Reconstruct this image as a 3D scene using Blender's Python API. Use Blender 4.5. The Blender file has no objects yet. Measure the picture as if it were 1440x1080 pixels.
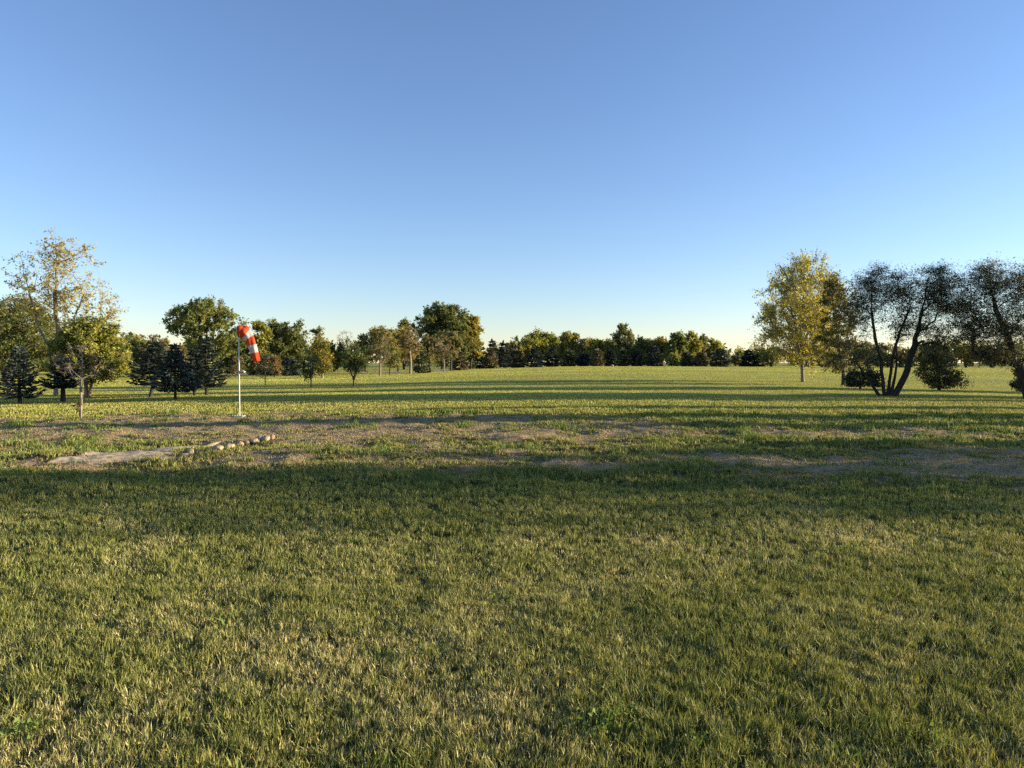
import bpy, math
import numpy as np
from mathutils import Vector

rng = np.random.default_rng(11)
C = bpy.context.scene.collection
R = math.radians
SUN_EL, SUN_AZ = 10.0, 86.0          # azimuth clockwise from +Y (the view direction)
EYE = 1.6
F = 1000.0                           # focal length in pixels of the 1440 px wide photo
PITCH = math.atan(30.0 / 1000.0)     # horizon lies at row 510

# ------------------------------------------------------------------ noise
def _hash(ix, iy, seed):
    h = (ix.astype(np.int64) * 374761393 + iy.astype(np.int64) * 668265263 + seed * 982451653) & 0xFFFFFFFF
    h = ((h ^ (h >> 13)) * 1274126177) & 0xFFFFFFFF
    h = (h ^ (h >> 16)) & 0xFFFFFFFF
    return h.astype(np.float64) / 4294967295.0

def vnoise(x, y, seed=0):
    xi, yi = np.floor(x), np.floor(y)
    fx, fy = x - xi, y - yi
    fx, fy = fx * fx * (3 - 2 * fx), fy * fy * (3 - 2 * fy)
    a, b = _hash(xi, yi, seed), _hash(xi + 1, yi, seed)
    c, d = _hash(xi, yi + 1, seed), _hash(xi + 1, yi + 1, seed)
    return (a * (1 - fx) + b * fx) * (1 - fy) + (c * (1 - fx) + d * fx) * fy

def fbm(x, y, seed=0, octv=4):
    s, a, t = 0.0, 0.5, 0.0
    for k in range(octv):
        s = s + a * vnoise(x * 2 ** k, y * 2 ** k, seed + 17 * k)
        t += a
        a *= 0.5
    return s / t

def sstep(a, b, v):
    t = np.clip((v - a) / (b - a), 0, 1)
    return t * t * (3 - 2 * t)

# ------------------------------------------------------------------ terrain
def bare_mask(x, y):
    """0..1: where the soil shows through (the disturbed patch in the middle distance)."""
    x, y = np.asarray(x, float), np.asarray(y, float)
    def blob(cx, cy, rx, ry):
        return np.exp(-(((x - cx) / rx) ** 2 + ((y - cy) / ry) ** 2) ** 1.5)
    w = 0.95 * blob(-1.0, 16.2, 4.2, 3.0) + 1.0 * blob(-11.5, 16.8, 6.2, 3.4) + 0.9 * blob(5.8, 10.4, 3.6, 1.5)
    w = w + 0.75 * blob(9.0, 11.3, 4.0, 1.8) + 0.85 * blob(7.8, 15.4, 4.2, 0.9) + 0.55 * blob(-1.5, 11.4, 4.5, 1.2)
    w = w + 0.5 * blob(-7.0, 17.5, 4.0, 3.0) + 0.5 * blob(-4.0, 10.6, 4.0, 1.0) + 0.5 * blob(15, 12.5, 5, 2)
    n = fbm(x * 0.75, y * 0.95, 5, 4)
    n2 = fbm(x * 2.7, y * 2.7, 9, 3)
    n3 = fbm(x * 7.0, y * 7.0, 15, 2)
    k = sstep(0.02, 0.3, w)
    v = w * 1.15 + (n - 0.5) * 2.2 * k + (n2 - 0.5) * 1.7 * k + (n3 - 0.5) * 0.9 * k - 0.23
    return np.clip(v * 1.4, 0, 1)

def patch_zone(x, y):
    return sstep(7.6, 9.6, y + (fbm(x * 0.3, y * 0.3, 3, 2) - 0.5) * 2.5) * (1 - sstep(18.5, 22.5, y))

def height(x, y):
    x, y = np.asarray(x, float), np.asarray(y, float)
    amp = 0.34 * sstep(12, 28, y)
    w = 11 + 0.27 * np.maximum(y, 0)
    z = amp * np.exp(-((x - 1.5 - 0.05 * y) / w) ** 2)
    z = z + 0.50 * sstep(30, 80, y) * sstep(-18, 12, x - 0.04 * y)
    z = z + (fbm(x * 0.11, y * 0.11, 21, 2) - 0.5) * 0.16 * sstep(3, 12, y) * (1 - 0.6 * sstep(30, 60, y))
    pz = patch_zone(x, y)
    z = z + pz * ((fbm(x * 0.55, y * 0.8, 31, 3) - 0.5) * 0.16 + (fbm(x * 2.6, y * 2.6, 33, 3) - 0.5) * 0.11)
    z = z + (fbm(x * 1.4, y * 1.4, 35, 2) - 0.5) * 0.035
    # low shoulder along the front edge of the disturbed patch on the left
    z = z + 0.10 * np.exp(-((y - 11.6 - 0.12 * (x + 6)) / 0.8) ** 2) * sstep(1.0, -3.0, x)
    return z

def hgt(x, y):
    return float(height(np.array([x]), np.array([y]))[0])

CAM_Z = EYE + hgt(0, 0)

def ray(px, py):
    r, u = (px - 720) / F, (540 - py) / F
    cp, sp = math.cos(PITCH), math.sin(PITCH)
    return r, u * sp + cp, u * cp - sp

def at(px, py, D):
    """World point seen at photo pixel (px, py) at forward distance D."""
    a, b, c = ray(px, py)
    return a * D / b, D, CAM_Z + c * D / b

def foot(px, D):
    x = (px - 720) / F * D
    return x, D, hgt(x, D)

def on_ground(px, py):
    a, b, c = ray(px, py)
    D = 2.0
    while D < 400:
        x = a * D / b
        if CAM_Z + c * D / b <= hgt(x, D):
            break
        D *= 1.006
    return x, D, hgt(x, D)

# ------------------------------------------------------------------ materials
def new_mat(name):
    m = bpy.data.materials.new(name)
    m.use_nodes = True
    nt = m.node_tree
    nt.nodes.clear()
    out = nt.nodes.new('ShaderNodeOutputMaterial')
    return m, nt, out

def leaf_mat(name, transl=0.35, rough=0.55, spec=0.3, tint=(1.0, 1.0, 1.0), ttint=(1.15, 1.1, 0.55)):
    m, nt, out = new_mat(name)
    a = nt.nodes.new('ShaderNodeAttribute'); a.attribute_name = 'Col'
    p = nt.nodes.new('ShaderNodeBsdfPrincipled')
    p.inputs['Roughness'].default_value = rough
    p.inputs['Specular IOR Level'].default_value = spec
    t = nt.nodes.new('ShaderNodeBsdfTranslucent')
    mul = nt.nodes.new('ShaderNodeMix'); mul.data_type = 'RGBA'; mul.blend_type = 'MULTIPLY'
    mul.inputs[0].default_value = 1.0
    nt.links.new(a.outputs['Color'], mul.inputs[6]); mul.inputs[7].default_value = (*ttint, 1)
    nt.links.new(mul.outputs[2], t.inputs['Color'])
    nt.links.new(a.outputs['Color'], p.inputs['Base Color'])
    mix = nt.nodes.new('ShaderNodeMixShader'); mix.inputs[0].default_value = transl
    nt.links.new(p.outputs[0], mix.inputs[1]); nt.links.new(t.outputs[0], mix.inputs[2])
    nt.links.new(mix.outputs[0], out.inputs[0])
    return m

def noise_mat(name, c1, c2, scale=8.0, rough=0.85, bump=0.4, stretch=(1, 1, 1), dist=0.02, spec=0.2):
    m, nt, out = new_mat(name)
    tc = nt.nodes.new('ShaderNodeTexCoord')
    mp = nt.nodes.new('ShaderNodeMapping'); mp.inputs['Scale'].default_value = stretch
    nt.links.new(tc.outputs['Object'], mp.inputs[0])
    n = nt.nodes.new('ShaderNodeTexNoise'); n.inputs['Scale'].default_value = scale
    n.inputs['Detail'].default_value = 6
    nt.links.new(mp.outputs[0], n.inputs['Vector'])
    cr = nt.nodes.new('ShaderNodeValToRGB')
    cr.color_ramp.elements[0].position = 0.3; cr.color_ramp.elements[0].color = (*c1, 1)
    cr.color_ramp.elements[1].position = 0.7; cr.color_ramp.elements[1].color = (*c2, 1)
    nt.links.new(n.outputs['Fac'], cr.inputs[0])
    p = nt.nodes.new('ShaderNodeBsdfPrincipled')
    p.inputs['Roughness'].default_value = rough
    p.inputs['Specular IOR Level'].default_value = spec
    nt.links.new(cr.outputs[0], p.inputs['Base Color'])
    b = nt.nodes.new('ShaderNodeBump'); b.inputs['Strength'].default_value = bump; b.inputs['Distance'].default_value = dist
    nt.links.new(n.outputs['Fac'], b.inputs['Height']); nt.links.new(b.outputs[0], p.inputs['Normal'])
    nt.links.new(p.outputs[0], out.inputs[0])
    return m

LEAF = leaf_mat('leaf', 0.38)
LEAF_DENSE = leaf_mat('needle', 0.12, rough=0.6, spec=0.25)
GRASS = leaf_mat('grass_blade', 0.22, rough=0.6, spec=0.22, ttint=(1.1, 1.05, 0.5))
BARK_DARK = noise_mat('dark_bark', (0.016, 0.013, 0.011), (0.055, 0.043, 0.034), 14, stretch=(1, 1, 0.25))
BARK = noise_mat('bark', (0.035, 0.026, 0.02), (0.11, 0.085, 0.065), 14, stretch=(1, 1, 0.25))
BARK_PALE = noise_mat('pale_bark', (0.13, 0.10, 0.075), (0.34, 0.28, 0.21), 16, stretch=(1, 1, 0.5))
BARK_RED = noise_mat('reddish_bark', (0.20, 0.10, 0.055), (0.42, 0.25, 0.15), 16, stretch=(1, 1, 0.2))

# ------------------------------------------------------------------ mesh building
class Acc:
    def __init__(self):
        self.v, self.q, self.t, self.qc, self.tc, self.n = [], [], [], [], [], 0
    def add(self, v, quads=None, tris=None, qcol=None, tcol=None):
        v = np.asarray(v, float).reshape(-1, 3)
        self.v.append(v)
        for arr, col, fl, cl, k in ((quads, qcol, self.q, self.qc, 4), (tris, tcol, self.t, self.tc, 3)):
            if arr is not None and len(arr):
                arr = np.asarray(arr, np.int64).reshape(-1, k)
                fl.append(arr + self.n)
                if col is None:
                    col = np.ones((len(arr), 3)) * 0.5
                cl.append(np.broadcast_to(np.asarray(col, float), (len(arr), 3)))
        self.n += len(v)
    def mesh(self, name, mat, smooth=False):
        v = np.concatenate(self.v) if self.v else np.zeros((0, 3))
        q = np.concatenate(self.q) if self.q else np.zeros((0, 4), np.int64)
        t = np.concatenate(self.t) if self.t else np.zeros((0, 3), np.int64)
        col = np.concatenate([*(self.qc), *(self.tc)]) if (self.qc or self.tc) else np.zeros((0, 3))
        me = bpy.data.meshes.new(name)
        me.vertices.add(len(v)); me.vertices.foreach_set('co', v.astype(np.float32).ravel())
        me.loops.add(q.size + t.size)
        me.loops.foreach_set('vertex_index', np.concatenate([q.ravel(), t.ravel()]).astype(np.int32))
        me.polygons.add(len(q) + len(t))
        st = np.concatenate([np.arange(len(q)) * 4, q.size + np.arange(len(t)) * 3]).astype(np.int32)
        me.polygons.foreach_set('loop_start', st)
        if smooth:
            me.polygons.foreach_set('use_smooth', np.ones(len(q) + len(t), bool))
        a = me.attributes.new('Col', 'FLOAT_COLOR', 'FACE')
        a.data.foreach_set('color', np.concatenate([col, np.ones((len(col), 1))], 1).astype(np.float32).ravel())
        me.update(calc_edges=True)
        for mm in (mat if isinstance(mat, (list, tuple)) else [mat]):
            me.materials.append(mm)
        return me

def link(name, me, parent=None, loc=None):
    o = bpy.data.objects.new(name, me)
    C.objects.link(o)
    if parent is not None:
        o.parent = parent
    if loc is not None:
        o.location = loc
    return o

def tag(o, label=None, cat=None, group=None, kind=None):
    if label: o['label'] = label
    if cat: o['category'] = cat
    if group: o['group'] = group
    if kind: o['kind'] = kind
    return o

def thing(name, loc, label, cat, group=None):
    o = bpy.data.objects.new(name, None)
    o.empty_display_size = 0.3
    C.objects.link(o)
    o.location = loc
    return tag(o, label, cat, group)

def tube(acc, pts, rad, sides=6, col=(0.5, 0.5, 0.5), cap=True):
    pts = np.asarray(pts, float); rad = np.broadcast_to(np.asarray(rad, float), (len(pts),))
    d = np.gradient(pts, axis=0)
    d /= np.linalg.norm(d, axis=1, keepdims=True) + 1e-9
    ref = np.array([0.0, 1.0, 0.0]) if abs(d[:, 1]).mean() < 0.8 else np.array([1.0, 0.0, 0.0])
    u = np.cross(d, ref); u /= np.linalg.norm(u, axis=1, keepdims=True) + 1e-9
    w = np.cross(d, u)
    a = np.arange(sides) / sides * 2 * np.pi
    ring = pts[:, None, :] + rad[:, None, None] * (np.cos(a)[None, :, None] * u[:, None, :] + np.sin(a)[None, :, None] * w[:, None, :])
    v = ring.reshape(-1, 3)
    i, j = np.meshgrid(np.arange(len(pts) - 1), np.arange(sides), indexing='ij')
    i, j = i.ravel(), j.ravel(); j2 = (j + 1) % sides
    q = np.stack([i * sides + j, i * sides + j2, (i + 1) * sides + j2, (i + 1) * sides + j], 1)
    tr = None
    if cap:
        n = len(v)
        v = np.concatenate([v, pts[-1:]])
        jj = np.arange(sides); base = (len(pts) - 1) * sides
        tr = np.stack([base + jj, base + (jj + 1) % sides, np.full(sides, n)], 1)
    acc.add(v, q, tr, np.broadcast_to(col, (len(q), 3)), None if tr is None else np.broadcast_to(col, (sides, 3)))

def unit(v):
    return v / (np.linalg.norm(v, axis=-1, keepdims=True) + 1e-9)

def leaves(acc, pos, size, col, g, up=0.35, asp=0.55, axis=None, axis_amt=0.0):
    """One small rhombic leaf per position, randomly turned."""
    n = len(pos)
    a = g.normal(size=(n, 3))
    if axis is not None:
        a = a * (1 - axis_amt) * 0.6 + axis * axis_amt
    a = unit(a)
    nr = g.normal(size=(n, 3)); nr[:, 2] += up * 2
    b = unit(np.cross(a, nr))
    s = size * np.clip(np.exp(g.normal(-0.04, 0.34, (n, 1))), 0.4, 1.9)
    cup = unit(np.cross(a, b)) * s * 0.12
    v = np.stack([pos - a * s * 0.5, pos + b * s * asp * 0.5 + cup, pos + a * s * 0.5, pos - b * s * asp * 0.5 + cup], 1).reshape(-1, 3)
    acc.add(v, np.arange(n * 4).reshape(-1, 4), None, col)

def palette_cols(g, pal, n, clump_id=None, jit=0.22, mixture=0.7):
    cols = np.array([p[:3] for p in pal]); wts = np.array([p[3] for p in pal], float); wts /= wts.sum()
    idx = g.choice(len(pal), n, p=wts)
    if clump_id is not None:
        m = clump_id.max() + 1
        ci = g.choice(len(pal), m, p=wts)
        use = g.random(n) < mixture
        idx = np.where(use, ci[clump_id], idx)
    c = cols[idx] * g.uniform(1 - jit, 1 + jit, (n, 1)) * g.uniform(0.93, 1.07, (n, 3))
    return np.clip(c, 0.004, 0.8)

# colours (linear albedo)
DKG = (0.048, 0.072, 0.025); GRN = (0.098, 0.135, 0.036); OLV = (0.135, 0.135, 0.042); YGR = (0.24, 0.235, 0.045)
YEL = (0.40, 0.29, 0.05); GLD = (0.38, 0.24, 0.05); BRN = (0.21, 0.155, 0.072); TAN = (0.27, 0.205, 0.10)
BLU = (0.052, 0.072, 0.064); DBL = (0.028, 0.040, 0.036); RUS = (0.26, 0.14, 0.055)
def pal(*a):
    return [(*c, w) for c, w in a]

def skeleton(g, stems, centres, r_base, z_fork, arch=0.12, min_r=0.006, thin=0.64):
    """Limbs: each clump centre is reached by a curved branch leaving the nearest wood below it."""
    P, par = [], []
    tips = []
    for s in stems:
        s = np.asarray(s, float)
        L = np.concatenate([[0], np.cumsum(np.linalg.norm(np.diff(s, axis=0), axis=1))])
        k = max(6, int(L[-1] / max(0.25, L[-1] / 22)))
        tt = np.linspace(0, L[-1], k)
        pts = np.stack([np.interp(tt, L, s[:, i]) for i in range(3)], 1)
        wob = np.cumsum(g.normal(size=(k, 3)) * L[-1] * 0.006, axis=0); wob[:, 2] *= 0.3
        wob *= sstep(0.05, 0.4, tt / L[-1])[:, None]
        pts = pts + wob
        i0 = len(P)
        for i in range(k):
            P.append(pts[i]); par.append(-1 if i == 0 else i0 + i - 1)
        tips.append(len(P) - 1)
    chains = []
    order = np.argsort([min(np.linalg.norm(np.array(P)[:, :2] - c[:2], axis=1)) for c in centres])
    ends = []
    for ci in order:
        c = centres[ci]
        A = np.array(P)
        d = A - c
        hd = np.linalg.norm(d[:, :2], axis=1)
        cost = np.linalg.norm(d, axis=1) + 1.6 * np.maximum(0, d[:, 2] + 0.45 * hd) + 50 * (A[:, 2] < z_fork)
        i = int(np.argmin(cost))
        L = np.linalg.norm(c - A[i])
        m = int(np.clip(L / 0.35, 2, 6))
        mid = (A[i] + c) / 2 + np.array([0, 0, arch * L]) + g.normal(size=3) * 0.07 * L
        prev = i
        chain = [i]
        for k in range(1, m + 1):
            t = k / m
            p = (1 - t) ** 2 * A[i] + 2 * t * (1 - t) * mid + t * t * c
            P.append(p); par.append(prev); prev = len(P) - 1
            chain.append(prev)
        chains.append(chain); ends.append((ci, prev))
    cnt = np.zeros(len(P))
    for e in [e for _, e in ends] + tips:
        while e != -1:
            cnt[e] += 1
            e = par[e]
    P = np.array(P)
    rad = np.maximum(r_base * (np.maximum(cnt, 0.4) / cnt.max()) ** thin, min_r)
    return P, par, rad, chains, len(stems), tips

def in_ellipsoids(g, ells, n, shell=2.4):
    vol = np.array([e[3] * e[4] * e[5] for e in ells]); vol = vol ** 0.8
    k = g.choice(len(ells), n, p=vol / vol.sum())
    E = np.array(ells)[k]
    d = unit(g.normal(size=(n, 3)))
    r = g.random((n, 1)) ** (1 / shell)
    return E[:, :3] + d * r * E[:, 3:6]

def broadleaf(name, label, cat, px, D, ells, pal_, stems=None, trunk=0.12, clumps=60, twigs=9, per=9, leaf=0.1, cr=None,
              bark=None, group=None, fork=None, seed=0, shell=2.4, mat=None, twig_r=0.0, arch=0.12, flat=0.75, min_r=0.006,
              sides=6, mixture=0.7, droop=0.0, up=0.35, root=None, thin=0.64, stout=0.0, asp=0.55):
    """ells: crown ellipses (cx, cy, rx, ry[, depth offset m]) in photo pixels, taken to real metres at the tree's own distance."""
    g = np.random.default_rng(1000 + seed)
    bx, by, bz = root if root is not None else foot(px, D)
    M = D / F
    E = []
    for e in ells:
        x, y, z = at(e[0], e[1], D)
        rx, rz = e[2] * M, e[3] * M
        E.append((x - bx, e[4] if len(e) > 4 else 0.0, z - bz, rx, rx * 0.9, rz))
    top = max(e[2] + e[5] for e in E)
    low = min(e[2] - e[5] for e in E)
    if stems is None:
        ex = max(E, key=lambda e: e[2] + e[5])
        stems = [[(0, 0, -0.15), (0, 0, max(0.1, low)), (ex[0] * 0.6, 0, (low + top) / 2), (ex[0], 0, top - 0.12 * (top - low))]]
    else:
        S = []
        for s in stems:
            pts = []
            for p in s:
                if p[1] is None:
                    pts.append(((p[0] - px) * M, p[2] if len(p) > 2 else 0.0, -0.15))
                else:
                    x, y, z = at(p[0], p[1], D)
                    pts.append((x - bx, p[2] if len(p) > 2 else 0.0, z - bz))
            S.append(pts)
        stems = S
    cc = in_ellipsoids(g, E, clumps, shell)
    cc = cc[cc[:, 2] > max(0.15, low * 0.9)]
    cc = np.concatenate([cc, np.array([s[-1] for s in stems])])
    cr = cr or 0.32 * np.mean([e[3] for e in E])
    zf = fork if fork is not None else max(0.2, low * 0.8)
    P, par, rad, chains, ns, tips = skeleton(g, stems, cc, trunk, zf, arch, min_r, thin)
    wood = Acc()
    start = 0
    for t in tips:
        idx = np.arange(start, t + 1)
        r = rad[idx].copy()
        if stout:
            q_ = np.linspace(0, 1, len(idx)); r = np.maximum(r, trunk * stout * (1 - q_) ** 1.2)
        r[0] *= 1.25 + 0.5 * (stout > 0)
        if len(idx) > 1: r[1] *= 1.05
        tube(wood, P[idx], r, max(sides, 7))
        start = t + 1
    for ch in chains:
        r = rad[ch].copy(); r[0] = min(r[0], r[1] * 1.15)
        tube(wood, P[ch], r, sides if r[0] > 0.02 else 4)
    n = len(cc)
    # twigs
    tw = n * twigs
    cid = np.repeat(np.arange(n), twigs)
    d = g.normal(size=(tw, 3))
    outw = unit(cc - np.array([0, 0, (top + low) / 2]))
    d = unit(d + outw[cid] * 0.5); d[:, 2] = d[:, 2] * flat - droop
    Lt = cr * g.uniform(0.55, 1.5, (tw, 1))
    tip = cc[cid] + d * Lt
    if twig_r > 0:
        for i in range(tw):
            p0, p1 = cc[cid[i]], tip[i]
            mid = (p0 + p1) / 2 + g.normal(size=3) * 0.06 * Lt[i]
            tube(wood, np.stack([p0, mid, p1]), np.array([1.5, 1.0, 0.6]) * twig_r, 3, cap=False)
    cl = Acc()
    lid = np.repeat(np.arange(tw), per)
    t = g.random((tw * per, 1)) ** 0.7
    pos = cc[cid[lid]] + d[lid] * Lt[lid] * t + g.normal(size=(tw * per, 3)) * cr * 0.13
    pos = pos[pos[:, 2] > 0.1] if True else pos
    lid = lid[:len(pos)]
    col = palette_cols(g, pal_, len(pos), cid[lid], mixture=mixture)
    leaves(cl, pos, leaf, col, g, up, asp)
    o = thing(name, (bx, by, bz), label, cat, group)
    link('trunk', wood.mesh('trunk', bark or BARK, True), o)
    link('crown', cl.mesh('crown', mat or LEAF), o)
    return o

def conifer_meshes(g, H, Rad, clear, pal_, tiers=18, per_tier=7, spray=0.12, n_spray=12, droop=0.12, tr=0.05, lean=0.0, power=0.8, asp=0.3, bark=None):
    wood, cl = Acc(), Acc()
    zz = np.linspace(0, H * 0.99, 14)
    axis = np.stack([lean * np.sin(zz / H * 2.2) * H * 0.25, 0 * zz, zz], 1)
    axis[0, 2] = -0.15
    tube(wood, axis, tr * (1 - 0.93 * zz / H), 7)
    ax = lambda z: np.array([np.interp(z, zz, axis[:, 0]), 0, z])
    P, A, S, I = [], [], [], []
    bi = 0
    for k in range(tiers):
        t = (k + g.uniform(-0.3, 0.3)) / tiers
        t = min(max(t, 0), 0.985)
        z = clear + (H - clear) * t
        Lm = Rad * (1 - t) ** power * (0.88 if t < 0.06 else 1.0)
        nb = max(4, int(round(per_tier * (1 - 0.45 * t))))
        az0 = g.random() * 6.28
        for j in range(nb):
            a = az0 + j / nb * 6.283 + g.normal() * 0.22
            L = max(Lm * g.uniform(0.68, 1.16), spray * 0.8)
            out = np.array([math.cos(a), math.sin(a), 0])
            side = np.array([-math.sin(a), math.cos(a), 0])
            s = np.linspace(0, 1, 6)[:, None]
            rise = g.uniform(0.05, 0.3) * t + 0.02
            pts = ax(z) + out * L * s + np.array([0, 0, 1.0]) * L * (rise * s - droop * 4 * s * (1 - s) * (1 - t) + 0.12 * s ** 3)
            tube(wood, pts, tr * 0.28 * (1 - t * 0.7) * (1 - 0.8 * s[:, 0]), 4, cap=False)
            m = max(4, int(n_spray * (0.35 + L / Rad)))
            u = g.random(m) ** 0.75
            base = np.stack([np.interp(u, s[:, 0], pts[:, i]) for i in range(3)], 1)
            sd = g.choice([-1, 1], m)[:, None] * g.uniform(0.1, 1.0, (m, 1))
            dirv = unit(out * g.uniform(0.35, 1.0, (m, 1)) + side * sd + np.array([0, 0, 1]) * g.normal(0.0, 0.22, (m, 1)))
            ln = spray * g.uniform(0.6, 1.4, (m, 1)) * (1 - 0.35 * u[:, None])
            off = side * sd * (0.30 * L * (1 - u[:, None]) * g.random((m, 1)))
            P.append(base + off * 0.8 + dirv * ln * 0.5); A.append(dirv); I.append(np.full(m, bi)); bi += 1
    # leader
    m = 10
    P.append(np.stack([g.normal(0, 0.01 * H, m) + ax(H)[0], g.normal(0, 0.01 * H, m), H * g.uniform(0.93, 1.0, m)], 1)); A.append(np.tile([[0, 0, 1.0]], (m, 1))); I.append(np.full(m, bi))
    P, A, I = np.concatenate(P), np.concatenate(A), np.concatenate(I)
    col = palette_cols(g, pal_, len(P), I, mixture=0.6)
    leaves(cl, P, spray, col, g, 0.5, asp, axis=A, axis_amt=0.85)
    return wood.mesh('trunk', bark or BARK_DARK, True), cl.mesh('crown', LEAF_DENSE)

def conifer(name, label, cat, px, D, top, hw, pal_, clear_px=8, group=None, seed=0, root=None, **kw):
    g = np.random.default_rng(5000 + seed)
    bx, by, bz = root if root is not None else foot(px, D)
    H = at(px, top, D)[2] - bz
    wd, cr = conifer_meshes(g, H, hw * D / F, max(0.08, clear_px * D / F), pal_, **kw)
    o = thing(name, (bx, by, bz), label, cat, group)
    o.rotation_euler.z = kw.get('rz', 0.0)
    link('trunk', wd, o); link('crown', cr, o)
    return o
# ------------------------------------------------------------------ ground
def axis_pts(dense0, dense1, step, end0, end1, grow):
    a = list(np.arange(dense0, dense1 + 1e-6, step))
    s, p = step, a[-1]
    while p < end1:
        s *= grow; p += s; a.append(p)
    s, p = step, a[0]; b = []
    while p > end0:
        s *= grow; p -= s; b.append(p)
    return np.array(b[::-1] + a)

gx = axis_pts(-16, 16, 0.10, -1500, 1500, 1.05)
gy = axis_pts(2.0, 24, 0.10, -60, 2500, 1.04)
X, Y = np.meshgrid(gx, gy)
Z = height(X, Y)
gv = np.stack([X, Y, Z], -1).reshape(-1, 3)
nx, ny = len(gx), len(gy)
i, j = np.meshgrid(np.arange(ny - 1), np.arange(nx - 1), indexing='ij')
i, j = i.ravel(), j.ravel()
gq = np.stack([i * nx + j, i * nx + j + 1, (i + 1) * nx + j + 1, (i + 1) * nx + j], 1)
acc = Acc(); acc.add(gv, gq)

def ground_mat():
    m, nt, out = new_mat('lawn_soil')
    N = nt.nodes.new; L = nt.links.new
    geo = N('ShaderNodeNewGeometry')
    ba = N('ShaderNodeAttribute'); ba.attribute_name = 'bare'
    def noise(scale, detail=5, rough=0.6):
        n = N('ShaderNodeTexNoise'); n.inputs['Scale'].default_value = scale; n.inputs['Detail'].default_value = detail
        n.inputs['Roughness'].default_value = rough
        L(geo.outputs['Position'], n.inputs['Vector']); return n
    def ramp(src, stops):
        r = N('ShaderNodeValToRGB')
        while len(r.color_ramp.elements) < len(stops): r.color_ramp.elements.new(0.5)
        for e, (p, c) in zip(r.color_ramp.elements, stops): e.position = p; e.color = (*c, 1)
        L(src, r.inputs[0]); return r
    n1, n2, n3 = noise(7.0), noise(0.22, 4), noise(38.0, 4)
    thatch = ramp(n1.outputs['Fac'], [(0.3, (0.040, 0.040, 0.016)), (0.55, (0.085, 0.080, 0.030)), (0.75, (0.16, 0.14, 0.06))])
    far = ramp(n2.outputs['Fac'], [(0.35, (0.9, 1.0, 0.85)), (0.65, (1.15, 1.05, 0.95))])
    mul = N('ShaderNodeMix'); mul.data_type = 'RGBA'; mul.blend_type = 'MULTIPLY'; mul.inputs[0].default_value = 1
    L(thatch.outputs[0], mul.inputs[6]); L(far.outputs[0], mul.inputs[7])
    soil = ramp(n3.outputs['Fac'], [(0.25, (0.18, 0.118, 0.060)), (0.5, (0.36, 0.25, 0.132)), (0.75, (0.54, 0.40, 0.23))])
    mix = N('ShaderNodeMix'); mix.data_type = 'RGBA'
    L(ba.outputs['Fac'], mix.inputs[0]); L(mul.outputs[2], mix.inputs[6]); L(soil.outputs[0], mix.inputs[7])
    tu = N('ShaderNodeAttribute'); tu.attribute_name = 'turf'
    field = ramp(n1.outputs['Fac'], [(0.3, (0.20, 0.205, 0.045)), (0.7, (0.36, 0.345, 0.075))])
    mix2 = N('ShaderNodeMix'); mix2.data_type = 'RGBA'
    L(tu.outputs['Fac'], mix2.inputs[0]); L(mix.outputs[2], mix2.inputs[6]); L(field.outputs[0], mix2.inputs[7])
    p = N('ShaderNodeBsdfPrincipled'); p.inputs['Roughness'].default_value = 0.95; p.inputs['Specular IOR Level'].default_value = 0.1
    L(mix2.outputs[2], p.inputs['Base Color'])
    b1 = N('ShaderNodeBump'); b1.inputs['Strength'].default_value = 0.9; b1.inputs['Distance'].default_value = 0.05
    L(n1.outputs['Fac'], b1.inputs['Height'])
    b2 = N('ShaderNodeBump'); b2.inputs['Strength'].default_value = 0.9; b2.inputs['Distance'].default_value = 0.018
    L(n3.outputs['Fac'], b2.inputs['Height']); L(b1.outputs[0], b2.inputs['Normal'])
    L(b2.outputs[0], p.inputs['Normal']); L(p.outputs[0], out.inputs[0])
    return m

me = acc.mesh('ground', ground_mat(), True)
at_ = me.attributes.new('bare', 'FLOAT', 'POINT')
at_.data.foreach_set('value', bare_mask(gv[:, 0], gv[:, 1]).astype(np.float32))
at_ = me.attributes.new('turf', 'FLOAT', 'POINT')
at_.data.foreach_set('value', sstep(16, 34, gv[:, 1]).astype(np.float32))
tag(link('ground', me), 'wide gently rolling lawn with a patch of bare soil', kind='structure')

# gravel drive along the far left treeline
def ribbon(name, pts, wid, mat, lift=0.006, n=160):
    pts = np.array(pts, float); L = np.concatenate([[0], np.cumsum(np.linalg.norm(np.diff(pts, axis=0), axis=1))])
    t = np.linspace(0, L[-1], n)
    xy = np.stack([np.interp(t, L, pts[:, 0]), np.interp(t, L, pts[:, 1])], 1)
    d = unit(np.gradient(xy, axis=0)); nrm = np.stack([-d[:, 1], d[:, 0]], 1)
    k = 9
    off = np.linspace(-wid / 2, wid / 2, k)
    P = xy[:, None, :] + nrm[:, None, :] * (off[None, :, None] + (vnoise(t * 1.3, t * 0, 3) - 0.5)[:, None, None] * 0.5)
    x, y = P[..., 0].ravel(), P[..., 1].ravel()
    # follow the ground mesh itself so the sheet stays just above it
    v = np.stack([x, y, height(x, y) + lift + 0.05], 1)
    i, j = np.meshgrid(np.arange(n - 1), np.arange(k - 1), indexing='ij'); i, j = i.ravel(), j.ravel()
    a = Acc(); a.add(v, np.stack([i * k + j, (i + 1) * k + j, (i + 1) * k + j + 1, i * k + j + 1], 1))
    return link(name, a.mesh(name, mat, True))
GRAVEL = noise_mat('gravel_surface', (0.20, 0.17, 0.14), (0.46, 0.41, 0.35), 22, rough=0.95, bump=0.8)
tag(ribbon('gravel_road', [(-110, 86), (-60, 84), (-40, 83), (-26, 86), (-17, 97), (-9, 122)], 4.0, GRAVEL, n=300), 'pale gravel drive in front of the far left trees', kind='structure')

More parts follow.
